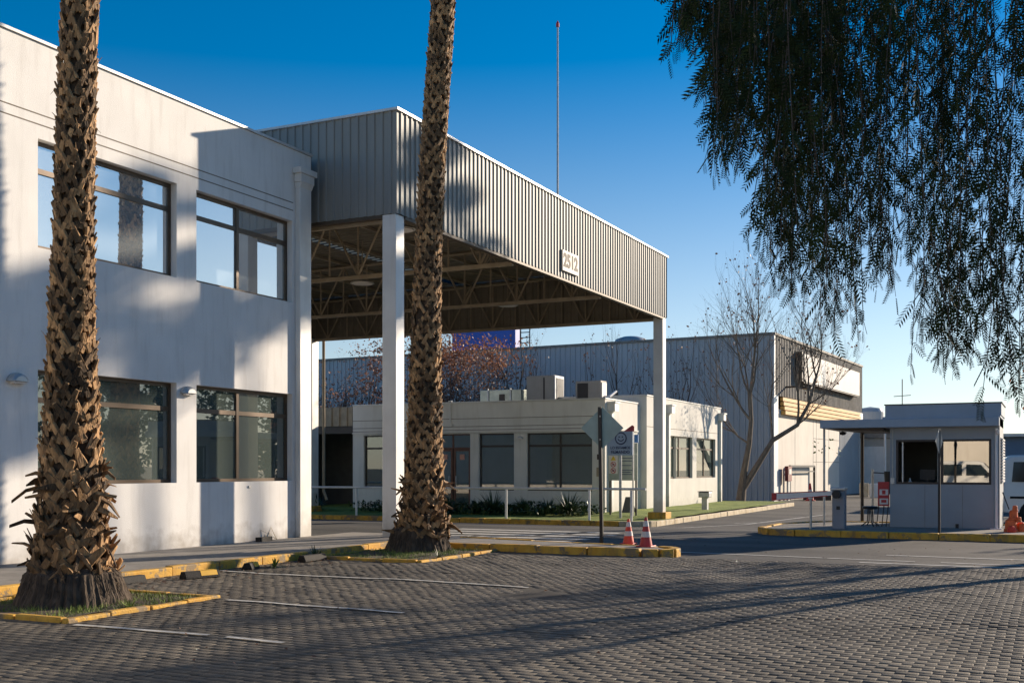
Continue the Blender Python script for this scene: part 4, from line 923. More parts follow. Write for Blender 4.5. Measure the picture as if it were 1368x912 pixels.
def hang(xc, yc, ztop, zbot):
    L_ = ztop-zbot; n_ = max(2, int(L_/.088)); p = cw(xc, yc, ztop); ph = rnd.uniform(0,6.28); sway = rnd.uniform(.02,.10); dr = Vector((rnd.gauss(0,.05),rnd.gauss(0,.05),0)); pts = []
    for k in range(n_+1):
        u_ = k/n_; q_ = p+Vector((math.cos(ph+u_*3)*sway*u_, math.sin(ph+u_*3)*sway*u_, -L_*u_))+dr*u_*L_
        if k % 4 == 0 or k == n_: pts.append(q_)
        if k == 0: continue
        az = k*2.4+ph+rnd.gauss(0,.4); sc_ = rnd.uniform(.75,1.35)*(1 if u_ < .8 else 1.15-.6*(u_-.8)/.2)
        tilt = R(rnd.uniform(15,60))*(1-.6*max(0,u_-.85)/.15)
        m_ = Matrix.Rotation(az,3,'Z') @ Matrix.Rotation(-tilt,3,'Y') @ Matrix.Rotation(rnd.uniform(-1.2,1.2),3,'Z') * sc_
        locs.append(tuple(q_)); mats_.append(np.array(m_))
    twg.tube(pts, [.0035]*(len(pts)-1)+[.0015] if len(pts) > 1 else .003, 3, cap=False)
for k in range(500):
    yc = rnd.uniform(6.6,10.8); u_ = rnd.uniform(905,1640) if k > 110 else rnd.uniform(905,1120); xc = (u_-684)/1483*yc
    vb = envv(u_)-rnd.expovariate(1/70.) if rnd.random() < .5 else envv(u_)*rnd.uniform(.05,1.0)
    zb = EYE+(624-vb)*yc/1483; zt = EYE+640*yc/1483+rnd.uniform(-.1,.9)
    if rnd.random() < .42: zt = zb+rnd.uniform(.4,1.2)
    if zt-zb < .25: continue
    hang(xc, yc, zt, zb)
locs = np.array(locs); mats_ = np.array(mats_)
V_ = (np.einsum('mij,nj->mni', mats_, TV)+locs[:,None,:]).reshape(-1,3)
F_ = (np.arange(len(locs))[:,None,None]*len(TV)+TF[None]).reshape(-1,4)
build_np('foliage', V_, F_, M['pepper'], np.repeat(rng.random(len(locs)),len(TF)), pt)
twg.build('hanging_twigs', M['twig'], pt)
mb = MB(); tips = []
mb.tube([(3.4,11.5,-.1),(3.3,11.3,1.2),(3.0,11.1,2.4),(2.6,10.9,3.8),(2.2,10.6,5.2)], [.42,.34,.3,.27,.22], 12)
for (a,b,c) in ((-2.6,7.6,5.6),(-1.6,8.9,6.0),(-.4,7.8,5.5),(-3.3,9.4,6.2),(.8,8.6,6.4),(1.0,11.6,6.9),(3.6,9.2,6.6),(4.6,11.8,6.3)):
    s_ = Vector((2.3,10.7,4.9)); e_ = Vector((a,b,c)); m1 = s_.lerp(e_,.35)+Vector((0,0,.7)); m2 = s_.lerp(e_,.7)+Vector((0,0,.8)); mb.tube([s_,m1,m2,e_], [.15,.11,.07,.025], 7)
    for k in range(7):
        t0 = rnd.uniform(.3,1); p0 = s_.lerp(e_,t0)+Vector((0,0,.75*math.sin(math.pi*min(1,t0)))); e2 = p0+Vector((rnd.gauss(0,.9),rnd.gauss(0,.9),rnd.uniform(-.3,.6))); mb.tube([p0,p0.lerp(e2,.5)+Vector((0,0,.15)),e2], [.04,.025,.008], 5)
mb.build('trunk_and_limbs', M['bark'], pt)

# ------------------------------------------------------------------ trees out of the frame to the right: they shade the wall and show in the windows
def evergreen(label, x, y, h, cr_, seed, n_=26, z0=.38, name='evergreen_tree', per=150, size=.22):
    rnd = random.Random(seed); t_ = thing(name, label, 'tree', (x,y,ZB if y > 34 else 0), 'evergreen trees beyond the gate')
    mb = MB(); mb.tube([(x,y,-.5),(x+.1,y,h*.3),(x-.1,y+.1,h*.6),(x,y,h*.85)], [.28,.22,.15,.06], 8); ml = MB()
    for k in range(n_):
        a = rnd.uniform(0,6.28); u_ = rnd.random(); z = h*(z0+(1-z0)*u_); rr = cr_*math.sqrt(rnd.random())*(1-.55*abs(u_-.4))
        c = Vector((x+rr*math.cos(a), y+rr*math.sin(a), z)); mb.tube([(x,y,z-rr*.5),tuple(c)], [.06,.02], 5); s = cr_*rnd.uniform(.22,.38)
        for j in range(per):
            q_ = Vector((rnd.gauss(0,1),rnd.gauss(0,1),rnd.gauss(0,1))).normalized()*s*rnd.random()**.4; q_.z *= .7
            A = Vector((rnd.gauss(0,1),rnd.gauss(0,1),rnd.gauss(0,1))).normalized(); B_ = A.cross(q_).normalized(); ml.cr = rnd.random(); ss = size*rnd.uniform(.6,1.3)
            ml.quad(c+q_-A*ss*.5, c+q_+B_*ss*.3, c+q_+A*ss*.5, c+q_-B_*ss*.3)
    mb.build('trunk', M['bark'], t_); ml.build('crown', M['treeleaf'], t_); return t_
evergreen('tall slender evergreen far right beyond the gate, its top shading the office wall', 3.7, 48.3, 16.7, 2.7, 91, 8, .87, per=300, size=.26)
evergreen('tall evergreen beyond the gate nearest the white van', 5.4, 50.6, 17.5, 2.2, 92, 6, .87, per=300, size=.26)
evergreen('tallest thin evergreen beyond the gate, its top shading the canopy fascia', 5.9, 55.3, 20.6, 1.7, 93, 6, .92, per=260, size=.26)
for i,(x,y,h) in enumerate(((9,47,6.6),(13,44,7.4),(17,41,6.2),(21,37,7.0),(8,58,6.),(26,32,6.4),(13,54,7.2),(20,48,6.6),(30,26,7.))):
    evergreen('broad low evergreen in the row beyond the far side of the car park', x, y, h, 3.4, 100+i, 20, .22, per=90, size=.34)
evergreen('round evergreen to the right of the car park throwing soft shade on the paving', 5.6, 31, 8.8, 2.8, 95, 8, .5, per=95, size=.22)
bare_tree('bare_tree', 'leafless tree right of the gate island casting thin shadows on the paving', 2.4, 21.5, 0, 3.0, .16, dict(lev=4, n0=4, n=3, wob=.12, up=.05, ang=(20,50), len=(.6,.85), taper=.6), 61, 'leafless trees', ('brownleaf',5,.12,.15,.7))
bare_tree('bare_tree', 'leafless tree at the far right of the car park', 5.5, 17.0, 0, 3.2, .18, dict(lev=4, n0=4, n=3, wob=.12, up=.05, ang=(20,50), len=(.6,.85), taper=.6), 62, 'leafless trees', ('brownleaf',6,.12,.15,.8))
# ------------------------------------------------------------------ handrail on the lawn edge
hr = thing('handrail', 'long white tubular handrail along the lawn edge before the low office', 'handrail', (-18,34.15,lz))
mb = MB(); mb.tube([(-30,34.15,.80),(-11.75,34.15,.845)], .042, 10); mb.build('rail', M['whitemetal'], hr)
for x in (-28.6,-25.2,-22.9,-19.9,-16.78,-13.72,-12.25):
    mb = MB(); mb.tube([(x,34.15,lz-.05),(x,34.15,.80)], .042, 10); mb.build('post', M['whitemetal'], hr)

# ------------------------------------------------------------------ signs
ds = thing('diamond_sign', 'diamond traffic sign seen from its bare grey back on a black tilted post', 'traffic sign', (-7.66,19.7,.12))
def tilted(mb, P0, P1, w, d):
    a, b = Vector(P0), Vector(P1); vs = []
    for p in (a,b):
        for sx, sy in ((-1,-1),(1,-1),(1,1),(-1,1)): vs.append((p.x+sx*w/2, p.y+sy*d/2, p.z))
    mb.add(vs, [(0,3,2,1),(4,5,6,7),(0,1,5,4),(1,2,6,5),(2,3,7,6),(3,0,4,7)])
p0, p1 = (-7.66,19.7,.1), (-7.73,19.78,2.70)
mb = MB(); tilted(mb, p0, p1, .065, .04); mb.build('post', M['black'], ds)
mb = MB(); cx_, cz_, hd = -7.69, 2.30, .405; ca, sa = math.cos(R(20)), math.sin(R(20))
pts = [(0,-hd),(hd,0),(0,hd),(-hd,0)]; pts = [(q_[0],q_[1]) for q_ in pts]
vs = [(cx_+a*ca, 19.805+a*sa+e_, cz_+b) for e_ in (0,.004) for a,b in pts]
mb.add(vs, [(0,1,2,3),(7,6,5,4)]+[(i,(i+1)%4,4+(i+1)%4,4+i) for i in range(4)])
mb.build('plate', mat('sign_back_metal',(.38,.47,.41),.6,.05,var=.1,vscale=5,dirt=.2), ds)
mb = MB()
for z in (2.52,2.08): mb.lathe((0,0,0),[(0,0)],3) if False else mb.box(cx_-.02,cx_+.0,19.715,19.722,z-.015,z+.015)
mb.build('bolts', M['galv'], ds)

def disc(mb, c, r, nrm_y, n=28, r0=0):
    pts = [(c[0]+r*math.cos(2*math.pi*k/n), c[1], c[2]+r*math.sin(2*math.pi*k/n)) for k in range(n)]
    if r0:
        pin = [(c[0]+r0*math.cos(2*math.pi*k/n), c[1], c[2]+r0*math.sin(2*math.pi*k/n)) for k in range(n)]
        mb.add(pts+pin, [(k,(k+1)%n,n+(k+1)%n,n+k) for k in range(n)])
    else: mb.add(pts, [tuple(range(n))])
M['signblue'] = mat('pale_blue_sign_face', (.33,.43,.58), .5, var=.05)
M['inkblue'] = mat('dark_blue_ink', (.03,.05,.13), .6)
M['midblue'] = mat('mid_blue_sign', (.04,.17,.42), .5)
M['signcream'] = mat('weathered_sign_face', (.38,.42,.36), .6, var=.1, dirt=.3)
sy = 36.6
s1 = thing('smiley_sign', 'pale blue smiling face camera notice on a grey post on the lawn', 'notice sign', (-13.53,sy,lz))
mb = MB(); mb.tube([(-13.53,sy,lz-.1),(-13.53,sy,2.0)], .05, 10); mb.build('post', M['galv'], s1)
mb = MB(); x0,x1,z0,z1 = -13.98,-13.05,1.97,2.80
mb.prism([(x0,z0),(x1,z0),(x1,z1),(x0+.2,z1),(x0,z1-.22)], sy-.09, sy-.06, 'y'); mb.build('board', M['signblue'], s1)
mb = MB(); fc = (-13.48,sy-.095,2.56); disc(mb, fc, .22, 1, r0=.175); 
for k in range(10):
    a0 = R(200+k*14); a1 = R(200+(k+1)*14); mb.quad(*[(fc[0]+r_*math.cos(a),fc[1],fc[2]+.02+r_*math.sin(a)) for r_,a in ((.13,a0),(.13,a1),(.095,a1),(.095,a0))])
for sx in (-.06,.06): disc(mb, (fc[0]+sx,fc[1],fc[2]+.05), .028, 1, 10)
mb.build('smiling_face', M['inkblue'], s1)
letters('LO ESTAMOS', .125, M['inkblue'], s1, (-13.5,sy-.096,2.23), (1,0,0), (0,0,1))
letters('FILMANDO', .14, M['inkblue'], s1, (-13.5,sy-.096,2.08), (1,0,0), (0,0,1))
s2 = thing('information_board', 'tall weathered board with two prohibition symbols on dark legs behind the smiley sign', 'notice board', (-13.9,37.6,lz))
sy2 = 37.6
mb = MB(); mb.box(-14.35,-13.25,sy2-.02,sy2+.02,1.08,2.02); mb.box(-13.62,-13.25,sy2-.02,sy2+.02,2.025,2.42); mb.build('board', M['signcream'], s2)
mb = MB(); mb.box(-13.66,-13.22,sy2-.03,sy2+.02,2.43,2.72); mb.build('blue_header', M['midblue'], s2)
mb = MB(); mb.box(-14.33,-14.0,sy2-.026,sy2-.021,1.32,2.0); mb.build('white_panel', M['reflwhite'], s2)
mb = MB(); mb.prism([(-14.26,1.8),(-14.06,1.8),(-14.16,1.97)], sy2-.031, sy2-.027, 'y'); mb.build('warning_triangle', mat('warning_yellow',(.7,.5,.04),.6), s2)
for z in (1.66,1.43):
    mb = MB(); disc(mb, (-14.16,sy2-.031,z), .10, 1, r0=.078); c_, s_ = .07*math.cos(R(45)), .07*math.sin(R(45))
    mb.quad((-14.16-c_-.01,sy2-.032,z+s_),(-14.16-c_+.01,sy2-.032,z+s_+.015),(-14.16+c_+.01,sy2-.032,z-s_),(-14.16+c_-.01,sy2-.032,z-s_-.015)); o = mb.build('prohibition_ring', M['darkred'], s2)
    mb = MB(); mb.box(-14.20,-14.12,sy2-.030,sy2-.0265,z-.03,z+.03); mb.build('pictogram', M['inkblue'], o)
mb = MB()
for z in (1.88,1.78,1.62,1.45,1.38,1.3): mb.box(-13.85,-13.85+random.uniform(.3,.5),sy2-.025,sy2-.021,z-.012,z+.012)
mb.build('printed_lines', M['inkblue'], s2)
for x in (-14.3,-13.32):
    mb = MB(); mb.box(x-.03,x+.03,sy2+.021,sy2+.06,lz-.1,2.0); mb.build('leg', M['black'], s2)
s3 = thing('red_sign', 'small dark red triangular notice showing above the smiley sign', 'notice sign', (-13.35,37.2,lz))
mb = MB(); mb.prism([(-13.62,2.82),(-13.22,2.82),(-13.22,3.0),(-13.3,3.04)], 37.15, 37.18, 'y'); mb.build('plate', mat('maroon_sign',(.22,.02,.03),.6), s3); mb = MB(); mb.box(-13.30,-13.25,37.181,37.22,lz-.1,3.0); mb.build('post', M['galv'], s3)
s4 = thing('a_board', 'small grey folding board leaning on the lawn behind the sign legs', 'folding board', (-14.9,40.2,lz))
for sg, nm in ((-1,'front_panel'),(1,'back_panel')):
    mb = MB(); vs = [(-14.72,40.2+sg*.25,lz),(-14.3,40.2+sg*.25,lz),(-14.42,40.2+sg*.02,.42),(-14.64,40.2+sg*.02,.42)]; vs += [(a,b+sg*.02,c) for a,b,c in vs]
    mb.add(vs, [(0,1,2,3),(7,6,5,4),(0,4,5,1),(1,5,6,2),(2,6,7,3),(3,7,4,0)]); mb.build(nm, mat('grey_board',(.11,.11,.10),.7), s4)
bl = thing('bollard_light', 'short grey bollard light with a wide flat head on the sunny lawn', 'bollard', (-12.5,43.6,lz))
mb = MB(); mb.box(-12.61,-12.39,43.49,43.71,lz-.1,.34); mb.build('stem', M['galv'], bl); mb = MB(); mb.box(-12.72,-12.28,43.38,43.82,.345,.56); mb.build('head', M['galv'], bl, bevel=.02); mb = MB(); mb.box(-12.74,-12.26,43.36,43.84,.565,.59); mb.build('cap', M['darkframe'], bl)

# ------------------------------------------------------------------ traffic cones
def cone(x, y, z, h, rb, mt, label):
    t_ = thing('traffic_cone', label, 'traffic cone', (x,y,z), 'traffic cones on the kerb nose')
    mb = MB(); s = rb*1.25; mb.box(x-s,x+s,y-s,y+s,z,z+.025); mb.build('base', mt, t_, bevel=.01)
    r = lambda q: rb*(1-q)+rb*.2*q
    mb = MB(); mb.lathe((x,y,z+.025), [(r(0),0),(r(1),h),(r(1)*.6,h+.005)], 24); mb.build('body', mt, t_, smooth=False)
    for q0,q1 in ((.30,.50),(.68,.88)):
        mb = MB(); mb.lathe((x,y,z+.025), [(r(q0)+.001,h*q0),(r(q0)+.004,h*q0),(r(q1)+.004,h*q1),(r(q1)+.001,h*q1)], 24); mb.build('white_band', M['reflwhite'], t_)
cone(-7.02, 19.42, .13, .44, .105, M['orange'], 'bright orange cone with two white bands, left one by the sign post')
cone(-6.52, 18.95, .13, .50, .115, M['darkred'], 'faded red cone with two white bands, at the very nose of the yellow kerb')

# ------------------------------------------------------------------ plants in front of the low office
pl = [(-27.7,36.6,.65),(-26.6,36.8,.8),(-22.6,36.9,.55),(-21.6,37.2,.7),(-20.6,36.8,.75),(-19.5,37.2,.6),(-18.7,36.9,1.0),(-17.5,37.1,.75),(-16.7,37.4,.7),(-15.75,37.2,1.0)]
lab = ['leftmost strappy plant before the garage bay','dark strappy plant beside the leftmost one, seen left of the front column','low dark plant under the office doors','rounded dark plant just right of the second palm','dark strappy plant below the left single window','low dark plant between the two front windows','tallest fan of leaves below the gap between the windows','spreading dark plant below the wide front window','low plant next to the corner plant at the low office','upright dark plant at the corner of the low office by the rail post']
for i,(x,y,h) in enumerate(pl):
    tuft('strap_leaf_plant', lab[i], x, y, lz+.06, 120, h*1.05, .35, .028, M['strap'], 'dark strappy plants before the low office', 'plant', .5, seed=200+i)
mb = MB(); rr = random.Random(4)
for k in range(2600):
    x = rr.uniform(-24.8,-14.8); y = rr.uniform(36.2,38.6); c = Vector((x,y,lz+.06+rr.uniform(0,.42)*(.5+.5*abs(math.sin(x*1.7))))); A = Vector((rr.gauss(0,1),rr.gauss(0,1),rr.gauss(0,1))).normalized(); B_ = A.cross(Vector((0,.3,1))).normalized(); mb.cr = rr.random(); mb.quad(c-A*.08,c+B_*.05,c+A*.08,c-B_*.05)
tag(mb.build('ground_cover', M['strap'], loc=(-20,37,lz)), kind='stuff')

# ------------------------------------------------------------------ gate booth
G0 = .125
gbz = thing('gate_booth', 'small pale blue gatekeeper booth with a wide dark window on the island', 'booth', (-2.25,29,G0))
bx0, bx1, by0, by1 = -3.47, -1.05, 28.0, 30.2
mb = MB(); wop = [(-3.33,-1.23,1.15,2.21)]
wall_open(mb, PY(by0), bx0, bx1, G0, 2.75, wop, .12)
wall_open(mb, PX(bx1), by0, by1, G0, 2.75, [(28.35,29.6,1.2,2.25)], .12)
mb.quad((bx0,by0,G0),(bx0,by0,2.75),(bx0,by1,2.75),(bx0,by1,G0)); mb.quad((bx0,by1,G0),(bx1,by1,G0),(bx1,by1,2.75),(bx0,by1,2.75))
mb.build('wall', M['boothwall'], gbz)
for x in (-2.68,-1.85):
    mb = MB(); mb.box(x-.004,x+.004,by0-.004,by0-.001,G0,1.13); mb.build('panel_seam', M['conc'], gbz)
mb = MB(); mb.tube([(-3.4,by0-.015,2.48),(-3.4,by0-.015,1.3)], .01, 5); mb.box(-3.45,-3.36,by0-.05,by0-.002,1.16,1.3); mb.build('cable_and_box', M['galv'], gbz)
mb = MB(); mb.box(-2.0,-1.93,by0-.04,by0-.002,G0,G0+.1); mb.build('drain_outlet', M['black'], gbz)
mb = MB(); mb.box(bx0+.12,bx1-.12,by1-.14,by1-.1,G0,2.45); mb.box(bx0+.04,bx0+.08,by0+.13,by1-.15,G0,2.45); mb.build('inner_lining', M['roomdark'], gbz)
mb = MB(); mb.box(bx0+.1,bx1-.13,by0+.14,by1-.16,2.42,2.46); mb.build('ceiling', M['room'], gbz)
f1 = MB(); P_b = PY(by0)
a,b,c,d = wop[0]; e=.003; fw=.05
bar(f1,P_b,a+e,a+fw,c+e,d-e,-.01,.07); bar(f1,P_b,b-fw,b-e,c+e,d-e,-.01,.07); bar(f1,P_b,a+fw,b-fw,c+e,c+fw,-.01,.07); bar(f1,P_b,a+fw,b-fw,d-fw,d-e,-.01,.07); bar(f1,P_b,-2.33,-2.27,c+fw,d-fw,.0,.05)
w_ = f1.build('window', M['darkframe'], gbz)
f1 = MB(); bar(f1,P_b,-2.27,b-fw,c+fw,d-fw,.03,.036); f1.build('pane', M['glassB'], w_)
f1 = MB(); bar(f1,P_b,-2.40,-2.36,c+fw,d-fw,.045,.075); bar(f1,P_b,-3.20,-3.17,c+fw,d-fw,.045,.07); f1.build('sliding_sash', M['galv'], w_)
# side window with a bright slatted shutter
mb = MB()
for k in range(15): mb.add([(bx1+.003,28.35,1.22+k*.07),(bx1+.003,29.6,1.22+k*.07),(bx1+.06,29.6,1.20+k*.07),(bx1+.06,28.35,1.20+k*.07),(bx1+.003,28.35,1.26+k*.07),(bx1+.003,29.6,1.26+k*.07),(bx1+.06,29.6,1.24+k*.07),(bx1+.06,28.35,1.24+k*.07)], [(0,3,2,1),(4,5,6,7),(0,1,5,4),(1,2,6,5),(2,3,7,6),(3,0,4,7)])
mb.build('shutter_slats', M['whitemetal'], gbz)
# roof: long thin canopy slab, stepped parapet
mb = MB(); mb.box(-5.06,bx1+.0,by0-.34,by1+.1,2.50,2.70); mb.build('roof_slab', M['boothtrim'], gbz, bevel=.01)
mb = MB(); mb.prism([(-4.9,2.5),(-3.6,2.5),(-3.6,2.42),(-4.4,2.44)], by0-.1, by1, 'y'); mb.build('soffit', M['darkframe'], gbz)
mb = MB(); mb.box(-3.62,bx1+.02,by0-.2,by1+.05,2.704,2.755); mb.build('parapet_step', M['boothtrim'], gbz)
mb = MB(); mb.box(-3.56,bx1+.04,by0-.17,by1+.02,2.757,3.03); mb.build('parapet', M['boothtrim'], gbz)
mb = MB(); mb.box(-3.58,bx1+.06,by0-.19,by1+.04,3.032,3.055); mb.build('coping', M['darkframe'], gbz)
for x,y,r_ in ((-5.0,by0-.1,.028),(-4.42,by1-.1,.045)):
    mb = MB(); mb.tube([(x,y,G0),(x,y,2.5)], r_, 8); mb.build('post', M['galv'] if r_ < .03 else M['darkframe'], gbz)
mb = MB(); mb.tube([(bx1-.07,by0-.06,G0),(bx1-.07,by0-.06,2.45)], .03, 8); mb.box(bx1-.2,bx1+.05,by0-.14,by0+.0,G0,G0+.02); mb.build('downpipe', M['whitemetal'], gbz)
mb = MB(); mb.lathe((-4.62,by0+.3,2.34), [(0,0),(.07,.02),(.09,.08),(.0,.1)], 12); mb.build('dome_camera', M['black'], gbz)
mb = MB(); mb.lathe((bx1-.04,by0-.12,2.3), [(0,0),(.05,.03),(.05,.09),(0,.12)], 10); mb.build('spotlight', M['reflwhite'], gbz)
mb = MB(); mb.tube([(-3.28,28.8,3.05),(-3.28,28.8,3.72)], .012, 5); mb.tube([(-3.48,28.8,3.3),(-3.08,28.8,3.32)], .008, 4); mb.build('aerial', M['black'], gbz)
# inside the booth
t_ = thing('desk', 'pale desk top just inside the booth window', 'desk', (-2.7,28.6,G0))
mb = MB(); mb.box(-3.36,-2.4,28.16,28.75,1.10,1.14); mb.build('desk_top', M['steel'], t_); mb = MB(); mb.box(-3.3,-3.26,28.2,28.7,G0,1.10); mb.box(-2.5,-2.46,28.2,28.7,G0,1.10); mb.build('legs', M['steel'], t_)
mb = MB(); mb.lathe((-3.05,28.35,1.14), [(0,0),(.05,0),(.055,.05),(.02,.1),(.02,.15),(0,.16)], 12); tag(mb.build('bottle', M['reflwhite']), 'small white bottle on the desk inside the booth window', 'bottle')
t_ = thing('monitor', 'dark computer monitor on the booth desk', 'monitor', (-2.65,28.6,1.14)); mb = MB(); mb.box(-2.85,-2.5,28.6,28.64,1.25,1.5); mb.build('screen', M['black'], t_); mb = MB(); mb.box(-2.7,-2.65,28.58,28.62,1.14,1.25); mb.box(-2.78,-2.57,28.52,28.66,1.14,1.155); mb.build('stand', M['black'], t_)
# pole and sign in front of the booth
bp = thing('sign_post', 'thin black post with a narrow sign seen edge-on before the booth window', 'sign post', (-2.17,25.75,G0))
mb = MB(); mb.box(-2.195,-2.145,25.72,25.78,G0,2.38); mb.build('post', M['black'], bp)
mb = MB(); ca, sa = math.cos(R(78)), math.sin(R(78)); pts = [(-.27,0),(0,-.27),(.27,0),(0,.27)]
vs = [(-2.17+a*ca-e_*sa, 25.69+a*sa*.9, 2.12+b) for e_ in (-.004,.004) for a,b in pts]; mb.add(vs, [(0,1,2,3),(7,6,5,4)]+[(i,(i+1)%4,4+(i+1)%4,4+i) for i in range(4)]); mb.build('plate', M['galv'], bp)
# red stand and stool left of the booth
rs_ = thing('red_stand', 'red floor stand with white printed panels beside the booth', 'notice stand', (-3.6,28.1,G0))
mb = MB(); mb.box(-3.76,-3.5,28.08,28.12,.62,1.2); mb.build('panel', M['darkred'], rs_)
mb = MB(); mb.box(-3.72,-3.52,28.07,28.078,.88,1.02); mb.box(-3.72,-3.52,28.07,28.078,.66,.80); o = mb.build('white_label', M['reflwhite'], rs_)
mb = MB(); mb.box(-3.66,-3.58,28.062,28.068,.90,1.0); mb.box(-3.68,-3.56,28.062,28.068,.70,.77); mb.build('print', M['darkred'], o)
mb = MB()
for x in (-3.74,-3.62,-3.52): mb.tube([(x,28.1,.62),(x-.04,28.02,G0)], .012, 5)
mb.build('legs', M['darkframe'], rs_)
st = thing('stool', 'black round stool standing on the island left of the booth', 'stool', (-3.9,27.8,G0))
mb = MB(); mb.lathe((-3.9,27.8,.55), [(0,0),(.17,.0),(.19,.03),(.17,.07),(0,.075)], 18); mb.build('seat', M['black'], st)
for k in range(4):
    a = k*math.pi/2+.5; mb = MB(); mb.tube([(-3.9+.05*math.cos(a),27.8+.05*math.sin(a),.55),(-3.9+.07*math.cos(a),27.8+.07*math.sin(a),.25),(-3.9+.22*math.cos(a),27.8+.22*math.sin(a),G0+.02)], .014, 5); mb.build('leg', M['black'], st)
wp = thing('white_post', 'thin pale post standing left of the red stand', 'post', (-4.0,29.3,G0)); mb = MB(); mb.tube([(-4.05,29.3,G0),(-4.05,29.3,1.5)], .03, 8); mb.build('shaft', M['galv'], wp); mb = MB(); mb.tube([(-4.05,29.3,1.42),(-3.75,29.3,1.4)], .015, 6); mb.build('arm', M['black'], wp)
db = tag((lambda m_: (m_.lathe((-3.62,29.2,.9),[(0,0),(.11,0),(.14,.5),(.14,.55),(0,.56)],14), m_.build('black_bin', M['black']))[1])(MB()), 'dark tapered bin top showing above the red stand', 'bin')

# barrier
br = thing('barrier_gate', 'grey barrier cabinet with its red and white striped arm lowered to the left', 'barrier', (-4.4,26.5,G0))
mb = MB(); mb.box(-4.52,-4.24,26.2,26.5,G0,1.02); mb.build('cabinet', mat('grey_cabinet',(.24,.26,.30),.5,.2,var=.06,dirt=.2), br, bevel=.02)
mb = MB(); mb.box(-4.56,-4.22,26.16,26.54,1.022,1.09); mb.build('lid', M['galv'], br, bevel=.015)
mb = MB(); mb.lathe((-4.38,26.19,.62), [(0,0),(.03,0)], 8); mb.box(-4.42,-4.34,26.19,26.199,.58,.66); mb.build('keyhole', M['black'], br)
mb = MB(); xa, xb = -4.5, -5.86
def armp(x): q_ = (x-xa)/(xb-xa); return .96-.10*q_, .05+.035*q_
def arm_piece(x0_, x1_, mt, nm, gr=0):
    mb = MB(); z0_, h0 = armp(x0_); z1_, h1 = armp(x1_); h0 += gr; h1 += gr
    y0_, y1_ = 26.06-gr, 26.12+gr
    mb.add([(x0_,y0_,z0_-h0),(x1_,y0_,z1_-h1),(x1_,y1_,z1_-h1),(x0_,y1_,z0_-h0),(x0_,y0_,z0_+h0),(x1_,y0_,z1_+h1),(x1_,y1_,z1_+h1),(x0_,y1_,z0_+h0)], [(0,3,2,1),(4,5,6,7),(0,1,5,4),(1,2,6,5),(2,3,7,6),(3,0,4,7)])
    return mb.build(nm, mt, br)
arm_piece(xa, xb, M['whitemetal'], 'arm')
arm_piece(xb+.10, xb-.012, M['darkred'], 'red_tip', .006)
for z_s in (1,-1):
    mb = MB(); a0_, h0 = armp(xa-.1); a1_, h1 = armp(xb+.1)
    zz0, zz1 = a0_+z_s*h0, a1_+z_s*h1
    mb.add([(xa-.1,26.05,zz0-.009),(xb+.1,26.05,zz1-.009),(xb+.1,26.13,zz1-.009),(xa-.1,26.13,zz0-.009),(xa-.1,26.05,zz0+.009),(xb+.1,26.05,zz1+.009),(xb+.1,26.13,zz1+.009),(xa-.1,26.13,zz0+.009)], [(0,3,2,1),(4,5,6,7),(0,1,5,4),(1,2,6,5),(2,3,7,6),(3,0,4,7)])
    mb.build('red_edge', M['darkred'], br)
mb = MB(); mb.tube([(-4.4,26.0,.93),(-4.4,26.21,.93)], .09, 14); mb.build('hub', M['black'], br)
mb = MB(); mb.tube([(-4.98,26.09,G0),(-4.98,26.09,.82)], .028, 8); mb.box(-5.02,-4.94,26.02,26.16,.82,.86); mb.build('arm_rest', M['galv'], br)

# stacked orange blocks right of the booth
oc = thing('orange_safety_cones', 'heap of orange safety blocks and a red cap at the right side of the booth', 'safety marker', (-.72,26.9,G0))
rr = random.Random(9); mb = MB()
for (x,y,z,s) in ((-.78,26.9,0,.30),(-.58,27.0,0,.22),(-.73,26.92,.27,.22),(-.62,26.85,.22,.12),(-.70,26.9,.46,.13)):
    mb.lathe((x,y,G0+z), [(s*.5,0),(s*.5,s*.2),(s*.42,s*.25),(s*.38,s*.85),(s*.25,s*.95),(0,s)], 10)
mb.build('body', mat('sun_bleached_orange',(.75,.14,.035),.55,var=.2,vscale=8,dirt=.2), oc)
mb = MB(); mb.lathe((-.76,26.72,G0), [(.09,0),(.1,.05),(.07,.12),(0,.15)], 10); mb.build('red_cap', M['orange'], oc)
mb = MB(); mb.tube([(-.95,26.9,1.0),(-.82,26.9,.62)], .012, 5); mb.build('stick', M['darkframe'], oc)

